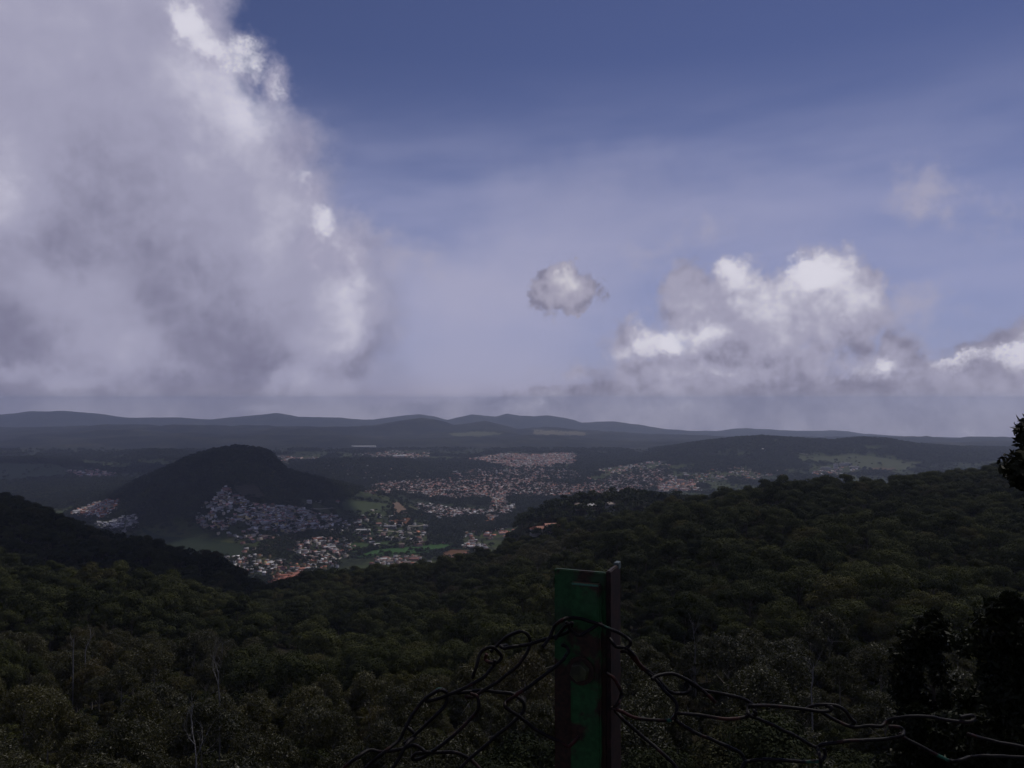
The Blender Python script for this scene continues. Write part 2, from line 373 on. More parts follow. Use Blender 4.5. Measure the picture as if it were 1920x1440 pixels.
def proj(x, y, z):
    """world -> picture, numpy"""
    z = z-EYE.z; c, s = math.cos(PITCH), math.sin(PITCH)
    dpt = y*c+z*s; up = -y*s+z*c
    return 960+FOC*x/dpt, 720-FOC*up/dpt
def unproject(pts, tmin=700):
    """where sight lines through picture points first meet the ground beyond tmin metres"""
    out = []
    for px, py in pts:
        r_ = ray(px, py); o_ = EYE+r_*(tmin/r_.y)
        hit = BVH.ray_cast(o_, r_)[0]
        out.append(tuple(hit) if hit is not None else tuple(EYE+r_*15000))
    return np.array(out)
def inpoly(px, py, poly):
    px, py = np.asarray(px), np.asarray(py); r_ = np.zeros(px.shape, bool); n = len(poly)
    for i in range(n):
        x0, y0 = poly[i]; x1, y1 = poly[(i+1) % n]
        if y0 == y1: continue
        c = ((y0 > py) != (y1 > py)) & (px < (x1-x0)*(py-y0)/(y1-y0)+x0); r_ ^= c
    return r_

# ------------------------------------------------------------------ materials
def mat(name, build):
    m = bpy.data.materials.new(name); m.use_nodes = True; nt = m.node_tree; nt.nodes.clear()
    out = nn(nt, 'ShaderNodeOutputMaterial'); sh = build(nt); nt.links.new(sh, out.inputs[0]); return m
def pbsdf(nt, col, rough=.7, spec=.3, metal=0.0, normal=None):
    b = nn(nt, 'ShaderNodeBsdfPrincipled')
    for k, x in (('Base Color', col), ('Roughness', rough), ('Specular IOR Level', spec), ('Metallic', metal)):
        x = x.v if isinstance(x, F) else x
        if isinstance(x, (tuple, list)): b.inputs[k].default_value = (*x[:3], 1)
        elif isinstance(x, (int, float)): b.inputs[k].default_value = x
        else: nt.links.new(x, b.inputs[k])
    if normal is not None: nt.links.new(normal, b.inputs['Normal'])
    return b.outputs[0]
def bump(nt, h, strength=.5, dist=.1):
    n = nn(nt, 'ShaderNodeBump'); n.inputs['Strength'].default_value = strength; n.inputs['Distance'].default_value = dist
    nt.links.new(h.v if isinstance(h, F) else h, n.inputs['Height']); return n.outputs[0]
def pos(nt): return nn(nt, 'ShaderNodeNewGeometry').outputs['Position']
def leaf_mat(name, c1, c2, c3, rough=.5, spec=.25, trans=.3, spark=0.0):
    def b(nt):
        g = nn(nt, 'ShaderNodeNewGeometry'); oi = nn(nt, 'ShaderNodeObjectInfo')
        tco = nn(nt, 'ShaderNodeTexCoord').outputs['Object']
        ir = F(nt, oi.outputs['Random'])
        c = mixc(nt, ir, c1, c2)
        c = mixc(nt, ir.step(.90, .97, 0, .6), c, tuple(x*y for x, y in zip(c2, (1.1, .80, .9))))
        n = noise(nt, tco, .45, 3, .6)
        c = mixc(nt, n.step(.42, .70, 0, .75), c, c3)
        pn = noise(nt, oi.outputs['Location'], .013, 3, .6)
        c = mixc(nt, 1.0, c, mixc(nt, pn.step(.36, .62), (.72, .75, .82), (1.20, 1.18, 1.08)), 'MULTIPLY')
        rnd = F(nt, g.outputs['Random Per Island'])
        c = mixc(nt, 1.0, c, mixc(nt, rnd, (.62, .60, .58), (1.42, 1.40, 1.30)), 'MULTIPLY')
        if spark: c = mixc(nt, rnd.step(1-spark, 1-spark*.4, 0, .8), c, (.22, .21, .17))  # glints painted in: a few leaves get a pale colour
        p = pbsdf(nt, c, rough, spec)
        t = nn(nt, 'ShaderNodeBsdfTranslucent'); nt.links.new(mixc(nt, 1.0, c, (1.1, 1.25, .6), 'MULTIPLY'), t.inputs[0])
        m = nn(nt, 'ShaderNodeMixShader'); m.inputs[0].default_value = trans
        nt.links.new(p, m.inputs[1]); nt.links.new(t.outputs[0], m.inputs[2]); return m.outputs[0]
    return mat(name, b)
M = {}
M['leaf_dome'] = leaf_mat('leaf_dome', (.024, .030, .015), (.056, .061, .027), (.064, .070, .033), .8, .05, .12)
M['leaf_olive'] = leaf_mat('leaf_olive', (.030, .031, .013), (.052, .049, .017), (.072, .064, .024), .5, .22, .22, .03)
M['leaf_far'] = leaf_mat('leaf_far', (.028, .038, .022), (.040, .050, .026), (.052, .058, .032), .7, .1, .15)
M['leaf_dark'] = leaf_mat('leaf_dark', (.010, .014, .006), (.014, .017, .008), (.020, .022, .009), .6, .12, .10)  # near-black albedo puts the shade on these trees into the leaf colour
def bark(name, c1, c2):
    def b(nt):
        tco = nn(nt, 'ShaderNodeTexCoord').outputs['Object']
        n = noise(nt, vec(nt, 'MULTIPLY', tco, (3, 3, .7)), 2.5, 5, .65)
        return pbsdf(nt, mixc(nt, n.step(.35, .65), c1, c2), .85, .15, normal=bump(nt, n, .6, .05))
    return mat(name, b)
M['bark'] = bark('bark', (.06, .05, .04), (.14, .12, .10))
M['bark_pale'] = bark('bark_pale', (.16, .14, .12), (.34, .32, .29))
M['dead_wood'] = bark('dead_wood', (.12, .115, .11), (.26, .25, .24))

def ground_b(nt):
    p = pos(nt); sep = nn(nt, 'ShaderNodeSeparateXYZ'); nt.links.new(p, sep.inputs[0])
    Y = F(nt, sep.outputs[1])
    a = noise(nt, p, .0035, 7, .62); b = noise(nt, p, .022, 5, .6); d = noise(nt, p, .16, 4, .6); e = noise(nt, p, .0011, 5, .55)
    grass = mixc(nt, b.step(.38, .62), (.040, .055, .018), (.070, .074, .030))
    grass = mixc(nt, a.step(.52, .64, 0, .75), grass, (.095, .072, .042))
    wood = mixc(nt, d.step(.35, .68), (.014, .020, .012), (.038, .046, .022))
    near = mixc(nt, d.step(.4, .6), (.010, .009, .006), (.022, .019, .012))
    valley = mixc(nt, (a*.6+b*.4).step(.47, .53), grass, wood)
    wood2 = mixc(nt, a.step(.38, .62), (.008, .011, .010), (.026, .028, .020))
    grass2 = mixc(nt, b.step(.4, .6), (.030, .034, .022), (.056, .050, .034))
    farw = mixc(nt, (e*.5+a*.5).step(.55, .62, 0, .75), wood2, grass2)
    c = mixc(nt, Y.step(5200, 6200), valley, farw)
    c = mixc(nt, Y.step(900, 1150), near, c)
    return pbsdf(nt, c, .95, .05, normal=bump(nt, d+b*3.0, .5, 3.0))
M['ground'] = mat('ground', ground_b)

# ------------------------------------------------------------------ terrain mesh
def make_terrain():
    az = np.concatenate([np.linspace(-180, -62, 40)[:-1], np.linspace(-62, -38, 50)[:-1], np.linspace(-38, 38, 430), np.linspace(38, 62, 50)[1:], np.linspace(62, 180, 40)[1:-1]])
    az = np.radians(az)
    rr = np.concatenate([[0.0, .6, 1.2], np.geomspace(1.8, 1500, 200), np.geomspace(1500, 6000, 190)[1:], np.geomspace(6000, 15900, 105)[1:]])
    A, Rr = np.meshgrid(az, rr)
    ca, sa = np.cos(A), np.abs(np.sin(A))
    lim = np.minimum(np.where(ca < 0, 3400/np.maximum(-ca, 1e-3), 15900/np.maximum(ca, 1e-3)), 17900/np.maximum(sa, 1e-3))
    q = np.clip((Rr-3000)/(15900-3000), 0, 1); Rr = np.where(Rr > 3000, 3000+q*(lim-3000), Rr)   # the sheet is trimmed square, inside the haze box
    X = np.sin(A)*Rr; Y = np.cos(A)*Rr; Z = height(X, Y)
    na, nr = len(az), len(rr)
    V = np.stack([X, Y, Z], -1).reshape(-1, 3)
    ii, jj = np.meshgrid(np.arange(nr-1), np.arange(na), indexing='ij'); j2 = (jj+1) % na
    Fc = np.stack([ii*na+jj, ii*na+j2, (ii+1)*na+j2, (ii+1)*na+jj], -1).reshape(-1, 4)[:, ::-1]
    me = mesh('ground', V, np.ascontiguousarray(Fc), [M['ground']], smooth=True)
    o = link('ground', me); o['kind'] = 'structure'
    return BVHTree.FromPolygons([Vector(v) for v in V], [tuple(f) for f in Fc.tolist()])
BVH = make_terrain()

# ------------------------------------------------------------------ haze: one closed box of thin air
def haze_b():
    m = bpy.data.materials.new('haze'); m.use_nodes = True; nt = m.node_tree; nt.nodes.clear()
    out = nn(nt, 'ShaderNodeOutputMaterial'); v = nn(nt, 'ShaderNodeVolumePrincipled')
    v.inputs['Color'].default_value = (.66, .75, 1.0, 1); v.inputs['Density'].default_value = HAZE
    v.inputs['Density Attribute'].default_value = ''; v.inputs['Temperature Attribute'].default_value = ''
    v.inputs['Anisotropy'].default_value = .35
    nt.links.new(v.outputs[0], out.inputs['Volume']); return m
HAZE = 5.1e-5
hb = MB(); hb.box((0, 6150, (56-1150)/2), (36000, 19700, 1206))
hz = link('haze', hb.build('haze', [haze_b()])); hz['kind'] = 'stuff'

# ================================================================== trees
def leaves(centres, normals, size, rngl, jitter=.6, elong=1.6):
    """one small two-sided leaf spray (a single triangle pair folded) per centre"""
    n = len(centres)
    nr = normals+rngl.normal(0, jitter, (n, 3)); nr /= np.linalg.norm(nr, axis=1)[:, None]+1e-9
    t = rngl.normal(0, 1, (n, 3)); t -= nr*(t*nr).sum(1)[:, None]; t /= np.linalg.norm(t, axis=1)[:, None]+1e-9
    b = np.cross(nr, t); s = size*rngl.uniform(.6, 1.35, n)[:, None]
    v = np.stack([centres-t*s*.5*elong, centres+b*s*.5, centres+t*s*.5*elong, centres-b*s*.5], 1)
    return v.reshape(-1, 3), np.arange(n*4).reshape(-1, 4)
def lobes_crown(seed, W, Hc, z0, nl, rl, nleaf, size, flat=.55, jitter=.55, droop=0.0, elong=1.6, holes=.0):
    g = np.random.default_rng(seed)
    L = []
    tries = 0
    while len(L) < nl and tries < 4000:
        tries += 1
        a = g.uniform(0, 2*math.pi); q = math.sqrt(g.uniform(0, 1)); x = q*W*.5*math.cos(a); y = q*W*.5*math.sin(a)
        top = z0+Hc*math.sqrt(max(0, 1-q*q*.85)); z = top-g.uniform(0, .45)*Hc*(1 if g.random() < .4 else .3)
        r_ = rl*g.uniform(.65, 1.3)
        if all((x-l[0])**2+(y-l[1])**2+(z-l[2])**2 > (rl*.62)**2 for l in L): L.append((x, y, z, r_))
    L = np.array(L); w = L[:, 3]**2; w /= w.sum()
    k = g.choice(len(L), nleaf, p=w)
    d = g.normal(0, 1, (nleaf, 3)); d[:, 2] = np.abs(d[:, 2])*.9-.25*g.random(nleaf); d /= np.linalg.norm(d, axis=1)[:, None]
    rad = L[k, 3]*(1-.28*g.random(nleaf)**2)
    bumpy = 1+.16*np.sin(d[:, 0]*6+k)*np.cos(d[:, 1]*7-k)
    c = L[k, :3]+d*(rad*bumpy)[:, None]*np.array([1, 1, flat])
    c[:, 2] -= droop*np.abs(g.normal(0, 1, nleaf))
    return leaves(c, d, size, g, jitter, elong), L
def trunk_mb(seed, h, r0, L, m=0, lean=.4, n=6, nb=6):
    g = random.Random(seed); mb = MB()
    top = Vector((g.uniform(-lean, lean), g.uniform(-lean, lean), h))
    pts = [Vector((0, 0, -1.5)), Vector((0, 0, 0)), top*.35+Vector((g.uniform(-.15, .15), g.uniform(-.15, .15), 0)), top*.7, top]
    mb.tube(pts, [r0*1.35, r0, r0*.75, r0*.55, r0*.3], n, m)
    idx = list(range(len(L))); g.shuffle(idx)
    for k in idx[:nb]:
        e = Vector(L[k][:3]); s = top*g.uniform(.45, .9)
        mid = (s+e)/2+Vector((0, 0, g.uniform(-.3, .2)))
        mb.tube([s, mid, e], [r0*.38, r0*.25, r0*.08], 4, m)
    return mb
def joined(name, leafdata, mb, mats):
    (lv, lf) = leafdata; q = [f for f in mb.f]; b = len(mb.v)
    V = np.concatenate([np.array(mb.v, float), lv]); nq = sum(len(f) == 4 for f in q)
    Q = np.array([f for f in q if len(f) == 4]+[], int).reshape(-1, 4)
    Fc = np.concatenate([Q, lf+b])
    return mesh(name, V, Fc, mats, np.array([0]*len(Q)+[1]*len(lf)))
# kinds of crown used near (each a crown mesh and a trunk mesh) and in the mass beyond (joined)
NEAR = {'dome': [], 'olive': []}
for s_ in range(5):
    (lv, lf), L = lobes_crown(100+s_, 8.2, 6.2, 5.6, 13, 2.0, 10500, .165, .82, .34, 0, 1.6)
    NEAR['dome'].append((mesh('crown', lv, lf, [M['leaf_dome']]), trunk_mb(s_, 8.2, .24, L).build('trunk', [M['bark']])))
for s_ in range(6):
    (lv, lf), L = lobes_crown(200+s_, 7.4, 7.0, 4.6, 24, 1.35, 10000, .125, .85, .70, .25, 2.6)
    NEAR['olive'].append((mesh('crown', lv, lf, [M['leaf_olive']]), trunk_mb(20+s_, 9.5, .17, L, nb=9).build('trunk', [M['bark_pale']])))
def proto_collection(name, items):
    c = bpy.data.collections.new(name)
    for i, me in enumerate(items):
        o = bpy.data.objects.new('%s_%02d' % (name, i), me); c.objects.link(o)
    return c
mid_items = []
for s_ in range(7):
    ld, L = lobes_crown(300+s_, 7.8+(s_ % 4)*.7, 5.4+(s_ % 3), 5.6, 10+s_, 2.0, 7500, .23, .82, .26, 0, 1.4)
    mid_items.append(joined('dome%d' % s_, ld, trunk_mb(40+s_, 8, .24, L, nb=4), [M['bark'], M['leaf_dome']]))
for s_ in range(4):
    ld, L = lobes_crown(330+s_, 7.5, 6.5, 4.8, 20, 1.6, 8000, .17, .85, .6, .22, 2.2)
    mid_items.append(joined('olive%d' % s_, ld, trunk_mb(60+s_, 9.5, .16, L, nb=7), [M['bark_pale'], M['leaf_olive']]))
C_MID = proto_collection('mid_tree', mid_items)
far_items = []
for s_ in range(6):
    ld, L = lobes_crown(400+s_, 8, 5.5+(s_ % 3)*1.5, 3.0, 9, 2.2, 170, 1.5, .8, .6, 0, 1.2)
    far_items.append(joined('far%d' % s_, ld, trunk_mb(80+s_, 6, .3, L, n=4, nb=0), [M['bark'], M['leaf_far']]))
C_FAR = proto_collection('far_tree', far_items)

def scatter(name, P, coll, scale, pick, rot, label, cat):
    me = bpy.data.meshes.new(name); me.vertices.add(len(P)); me.vertices.foreach_set('co', np.asarray(P, np.float32).ravel())
    for nm, arr, ty in (('sc', scale, 'FLOAT'), ('rz', rot, 'FLOAT')):
        a = me.attributes.new(nm, ty, 'POINT'); a.data.foreach_set('value', np.asarray(arr, np.float32))
    a = me.attributes.new('pk', 'INT', 'POINT'); a.data.foreach_set('value', np.asarray(pick, np.int32))
    o = link(name, me); tag(o, label, cat, kind='stuff')
    ng = bpy.data.node_groups.new(name, 'GeometryNodeTree')
    ng.interface.new_socket('Geometry', in_out='INPUT', socket_type='NodeSocketGeometry')
    ng.interface.new_socket('Geometry', in_out='OUTPUT', socket_type='NodeSocketGeometry')
    gi = ng.nodes.new('NodeGroupInput'); go = ng.nodes.new('NodeGroupOutput')
    ci = ng.nodes.new('GeometryNodeCollectionInfo'); ci.inputs[0].default_value = coll
    ci.inputs['Separate Children'].default_value = True; ci.inputs['Reset Children'].default_value = True
    ip = ng.nodes.new('GeometryNodeInstanceOnPoints'); ip.inputs['Pick Instance'].default_value = True
    def na(nm, ty):
        n = ng.nodes.new('GeometryNodeInputNamedAttribute'); n.data_type = ty; n.inputs[0].default_value = nm; return n
    a1, a2, a3 = na('sc', 'FLOAT'), na('rz', 'FLOAT'), na('pk', 'INT')
    cx = ng.nodes.new('ShaderNodeCombineXYZ'); l = ng.links.new
    l(gi.outputs[0], ip.inputs['Points']); l(ci.outputs[0], ip.inputs['Instance']); l(a3.outputs[0], ip.inputs['Instance Index'])
    l(a2.outputs[0], cx.inputs[2]); l(cx.outputs[0], ip.inputs['Rotation']); l(a1.outputs[0], ip.inputs['Scale']); l(ip.outputs[0], go.inputs[0])
    md = o.modifiers.new('scatter', 'NODES'); md.node_group = ng
    return o

# ---- where woods are
VILL = {  # picture outlines of the built-up places
 'slope': [(372, 968), (385, 942), (405, 930), (424, 912), (440, 928), (470, 945), (520, 950), (570, 955), (612, 965), (650, 982), (668, 1000), (640, 1003), (600, 992), (560, 1000), (520, 1006), (470, 1009), (420, 1004), (382, 990)],
 'left': [(128, 966), (165, 948), (198, 938), (224, 940), (226, 950), (195, 976), (150, 972)],
 'leftlow': [(172, 982), (215, 975), (256, 964), (262, 984), (235, 998), (190, 994)],
 'lower': [(548, 1030), (590, 1012), (640, 1010), (668, 1022), (650, 1045), (600, 1058), (560, 1050)],
 'bottom': [(392, 1048), (470, 1040), (560, 1056), (640, 1050), (640, 1066), (560, 1076), (470, 1078), (430, 1068)],
 'orange': [(500, 1088), (520, 1076), (562, 1074), (572, 1092), (552, 1110), (520, 1100)],
 'mid': [(776, 946), (800, 944), (850, 955), (900, 958), (930, 950), (966, 946), (968, 958), (930, 972), (880, 968), (830, 972), (790, 962)],
 'scatter': [(640, 965), (720, 955), (770, 975), (800, 1000), (800, 1020), (700, 1022), (640, 1000)],
 'edge': [(700, 1048), (780, 1042), (800, 1052), (760, 1062), (700, 1058)],
 'rightrow': [(900, 1008), (930, 998), (1000, 988), (1048, 982), (1050, 994), (1000, 1002), (940, 1008), (905, 1014)],
 'cluster': [(868, 1022), (885, 1012), (905, 1022), (908, 1032), (895, 1036), (870, 1028)],
 'town': [(688, 926), (700, 908), (760, 903), (850, 898), (960, 900), (1060, 910), (1110, 922), (1060, 934), (960, 930), (900, 932), (860, 938), (800, 934), (750, 924)],
 'town_up': [(830, 892), (900, 880), (1000, 878), (1070, 880), (1095, 900), (1000, 906), (900, 902)],
 'town_far': [(868, 862), (940, 851), (1075, 850), (1082, 866), (1000, 882), (940, 874)],
 'east': [(1096, 916), (1150, 892), (1250, 876), (1268, 900), (1205, 922), (1130, 930)],
 'east_up': [(1120, 884), (1180, 872), (1250, 864), (1250, 872), (1150, 890)],
 'east_low': [(1215, 900), (1300, 900), (1310, 922), (1235, 922)],
 'school': [(1520, 884), (1560, 874), (1612, 876), (1620, 888), (1560, 894), (1525, 892)],
 'west_far': [(120, 884), (170, 880), (214, 886), (220, 894), (150, 896)],
 'north_a': [(515, 856), (560, 855), (605, 858), (590, 866), (530, 866)],
 'north_b': [(660, 852), (740, 847), (810, 850), (800, 862), (700, 860)],
 'spread_a': [(1050, 912), (1120, 898), (1150, 930), (1075, 942)],
 'spread_b': [(955, 880), (1110, 888), (1105, 914), (960, 906)],
 'spread_c': [(1280, 880), (1420, 872), (1510, 886), (1400, 902), (1290, 906)],
 'spread_d': [(650, 1000), (830, 998), (900, 972), (960, 985), (885, 1016), (700, 1030)],
 'spread_e': [(560, 866), (840, 866), (850, 900), (700, 905), (580, 885)],
 'spread_f': [(440, 1010), (560, 1000), (620, 1010), (560, 1035), (470, 1045)],
 'street': [(925, 930), (950, 930), (952, 948), (920, 950)],
}
WOODS = [[(640, 905), (720, 906), (800, 926), (880, 934), (925, 938), (925, 952), (860, 948), (800, 940), (720, 922), (650, 916)],
 [(955, 932), (1085, 927), (1090, 945), (1000, 960), (958, 950)], [(798, 985), (850, 972), (880, 990), (870, 1012), (830, 1027), (803, 1022)],
 [(850, 962), (960, 962), (990, 985), (900, 1003), (860, 990)], [(560, 1002), (600, 996), (640, 1004), (600, 1012), (560, 1030), (500, 1052), (470, 1044), (500, 1016)],
 [(640, 1004), (705, 1004), (705, 1014), (660, 1018), (640, 1014)], [(540, 866), (850, 868), (850, 898), (700, 904), (560, 896)],
 [(1090, 856), (1240, 852), (1220, 866), (1130, 880), (1080, 876)], [(960, 905), (1090, 880), (1110, 892), (1090, 912), (1040, 910)],
 [(0, 900), (120, 896), (240, 900), (300, 930), (160, 946), (60, 960), (0, 960)], [(800, 870), (880, 862), (930, 876), (850, 888)]]
FIELDS = [  # outline, colour a, colour b, row direction (deg) or None
 ('ploughed_field', [(736, 941), (748, 941), (770, 961), (738, 968)], (.13, .085, .06), (.20, .14, .10), 80),
 ('grass_field', [(750, 942), (790, 955), (795, 960), (772, 962)], (.06, .065, .03), (.075, .075, .04), None),
 ('bare_soil', [(735, 976), (776, 968), (772, 985), (733, 986)], (.17, .075, .04), (.13, .06, .035), None),
 ('bare_soil', [(787, 960), (797, 960), (798, 966), (787, 966)], (.26, .11, .06), (.22, .09, .05), None),
 ('bare_soil', [(905, 966), (933, 967), (930, 981), (914, 981)], (.26, .11, .06), (.20, .10, .06), None),
 ('green_field', [(654, 994), (704, 993), (700, 1003), (661, 1005)], (.036, .068, .024), (.05, .08, .032), None),
 ('green_field', [(768, 1025), (857, 1018), (864, 1026), (828, 1037), (788, 1037), (660, 1047), (700, 1031)], (.036, .092, .026), (.050, .098, .034), 20),
 ('grass_field', [(645, 1032), (655, 1018), (740, 1014), (745, 1024), (700, 1030), (660, 1037)], (.035, .06, .02), (.05, .075, .03), None),
 ('brown_field', [(827, 1038), (845, 1028), (886, 1033), (882, 1042), (843, 1052), (827, 1048)], (.12, .065, .035), (.15, .08, .045), 60),
 ('grass_field', [(545, 934), (575, 936), (610, 950), (640, 975), (605, 985), (590, 962)], (.06, .075, .03), (.09, .09, .045), None),
 ('grass_field', [(640, 935), (730, 945), (730, 968), (680, 975), (640, 960)], (.045, .06, .028), (.06, .075, .035), None),
 ('terraced_field', [(432, 912), (480, 908), (498, 930), (486, 940), (440, 930)], (.05, .05, .035), (.085, .07, .045), 90),
 ('hill_pasture', [(1490, 852), (1540, 856), (1600, 851), (1680, 862), (1735, 868), (1700, 882), (1600, 880), (1560, 870), (1500, 866)], (.062, .074, .036), (.080, .086, .046), None),
 ('bare_soil', [(1628, 876), (1682, 877), (1672, 884), (1632, 884)], (.13, .08, .055), (.11, .07, .05), None),
 ('hill_pasture', [(-30, 868), (100, 870), (134, 882), (120, 893), (40, 904), (-30, 906)], (.05, .07, .035), (.065, .08, .04), None),
 ('hill_pasture', [(1000, 805), (1060, 807), (1100, 811), (1098, 817), (1000, 815)], (.13, .12, .08), (.15, .13, .09), None),
 ('hill_pasture', [(840, 812), (900, 808), (950, 812), (900, 820), (850, 818)], (.09, .10, .06), (.11, .11, .07), None),
 ('meadow', [(260, 985), (300, 1005), (380, 1010), (440, 1020), (480, 1030), (430, 1048), (360, 1040), (280, 1010)], (.022, .034, .018), (.032, .042, .022), None),
]
def field_mat(a, b, rows):
    def bl(nt):
        p = pos(nt); n = noise(nt, p, .05, 5, .6); n2 = noise(nt, p, .4, 3, .6)
        f = n*.7+n2*.3
        if rows is not None:
            w = nn(nt, 'ShaderNodeTexWave'); w.wave_type = 'BANDS'; w.bands_direction = 'X'
            m = nn(nt, 'ShaderNodeMapping'); m.inputs['Rotation'].default_value = (0, 0, R(rows)); nt.links.new(p, m.inputs[0]); nt.links.new(m.outputs[0], w.inputs[0])
            w.inputs['Scale'].default_value = .035; w.inputs['Distortion'].default_value = 2.0; w.inputs['Detail'].default_value = 2
            f = f*.6+F(nt, w.outputs['Fac'])*.4
        return pbsdf(nt, mixc(nt, f.step(.3, .7), a, b), .95, .05, normal=bump(nt, n2, .4, .3))
    return mat('field', bl)
def drape(name, poly, m, step=1.4, lift=.5, tmin=700, kind='structure'):
    P = np.array(poly, float); x0, y0 = P.min(0); x1, y1 = P.max(0)
    xs = np.arange(x0-step, x1+2*step, step); ys = np.arange(y0-step*.5, y1+2*step, step*.6)
    GX, GY = np.meshgrid(xs, ys)
    jx = (fbm(GX/9, GY/5, 3)-.5)*7; jy = (fbm(GX/9+50, GY/5, 3)-.5)*3.5
    ins = inpoly(GX+jx, GY+jy, poly)
    ok = np.zeros_like(ins); idx = -np.ones(GX.shape, int)
    cells = [(i, j) for i in range(len(ys)-1) for j in range(len(xs)-1) if ins[i, j] and ins[i+1, j] and ins[i, j+1] and ins[i+1, j+1]]
    need = sorted({(i+a, j+b) for i, j in cells for a in (0, 1) for b in (0, 1)})
    if not need: return None
    W = unproject([(GX[i, j], GY[i, j]) for i, j in need], tmin)
    for n_, (i, j) in enumerate(need): idx[i, j] = n_
    W[:, 2] += lift
    fs = []
    for i, j in cells:
        q = (idx[i, j], idx[i+1, j], idx[i+1, j+1], idx[i, j+1]); yy = W[list(q), 1]
        if yy.max()-yy.min() < 260: fs.append(q)
    o = link(name, mesh(name, W, fs, [m])); o['kind'] = kind
    return o
for i_, (nm, poly, a, b, rows) in enumerate(FIELDS):
    drape(nm, poly, field_mat(a, b, rows), lift=.5+.02*i_)
TOWNG = field_mat((.09, .078, .070), (.19, .165, .15), None)
for nm_ in ('town', 'town_up', 'mid', 'east', 'town_far', 'street'):
    drape('town_ground', VILL[nm_], TOWNG, lift=.35)
M['road'] = mat('road', lambda nt: pbsdf(nt, mixc(nt, noise(nt, pos(nt), .3, 4, .6).step(.3, .7), (.26, .22, .18), (.36, .32, .27)), .9, .1))
def gz(x, y):
    h = BVH.ray_cast(Vector((x, y, 500)), Vector((0, 0, -1)))[0]
    return h.z if h is not None else -372.0
def road(name, pts, w, m=None, tmin=700, lift=.9):
    W = unproject(pts, tmin); P = [Vector(p) for p in W]
    # resample
    Q = []
    for a, b in zip(P[:-1], P[1:]):
        n = max(2, int((b-a).length/8))
        Q += [a.lerp(b, k/n) for k in range(n)]
    Q.append(P[-1]); vs = []
    for i, q in enumerate(Q):
        t = (Q[min(i+1, len(Q)-1)]-Q[max(i-1, 0)]); t.z = 0; t.normalize(); s = Vector((-t.y, t.x, 0))*w/2
        for e in (q+s, q-s): vs.append((e.x, e.y, gz(e.x, e.y)+lift))
    fs = [(2*i, 2*i+1, 2*i+3, 2*i+2) for i in range(len(Q)-1)]
    o = link(name, mesh(name, vs, fs, [m or M['road']])); o['kind'] = 'structure'
road('road', [(618, 972), (621, 965), (627, 958), (624, 953), (600, 955), (582, 954)], 6)
road('road', [(552, 1034), (590, 1043), (612, 1046), (634, 1050), (640, 1046)], 5)
road('road', [(612, 1037), (622, 1043), (633, 1050)], 5)
road('road', [(940, 903), (941, 914), (941, 924), (939, 932), (932, 940), (926, 947)], 16)
road('road', [(730, 985), (765, 986), (800, 983)], 6)
road('road', [(700, 994), (745, 998), (795, 997)], 6)
road('road', [(1470, 846), (1500, 850), (1515, 853)], 8)
road('road', [(690, 917), (730, 919), (765, 918)], 9)

# ---- sampling of the ground in the viewing fan
def sample_fan(dmin, dmax, spacing, pmin=-120, pmax=2040, jitter=.8):
    """jittered grid of ground points between two forward distances"""
    u0, u1 = (pmin-960)/FOC, (pmax-960)/FOC; xs = np.arange(min(u0*dmin, u0*dmax), max(u1*dmin, u1*dmax), spacing); ys = np.arange(dmin, dmax, spacing)
    X, Y = np.meshgrid(xs, ys); X = X+rng.uniform(-.5, .5, X.shape)*spacing*jitter; Y = Y+rng.uniform(-.5, .5, Y.shape)*spacing*jitter
    X, Y = X.ravel(), Y.ravel(); px = 960+FOC*X/Y
    k = (px > pmin) & (px < pmax); X, Y, px = X[k], Y[k], px[k]
    Z = height(X, Y); ppx, ppy = proj(X, Y, Z)
    return X, Y, Z, ppx, ppy
def visible(X, Y, Z, extra, canopy=0.0):
    """keep points whose top the eye can see over the ground (and near crowns) in front"""
    keep = np.ones(len(X), bool); top = Z+extra-EYE.z
    sl = top/Y
    for f in np.concatenate([np.linspace(.08, .9, 30), [.93, .96, .98]]):
        h = height(X*f, Y*f)-EYE.z+canopy*(Y*f < 950); keep &= sl > h/(Y*f)-.0012
    return keep

# the nearest trees: each its own
def clear_zone(px, py, D):
    return (np.abs(px-548) < 34) & (D > 225) & (D < 325)
X, Y, Z, PX, PY = sample_fan(47, 900, 10.2)
dens = fbm(X/40, Y/40, 3, 3)
k = (rng.random(len(X)) < np.clip(.42+dens, 0, 1)) & ~clear_zone(PX, PY, Y)
X, Y, Z, PX, PY = X[k], Y[k], Z[k], PX[k], PY[k]
k = visible(X, Y, Z, 14); X, Y, Z, PX, PY = X[k], Y[k], Z[k], PX[k], PY[k]
_, TOPY = proj(X, Y, Z+13)
k = TOPY < 1470; X, Y, Z, PX, PY = X[k], Y[k], Z[k], PX[k], PY[k]
order = np.argsort(Y)
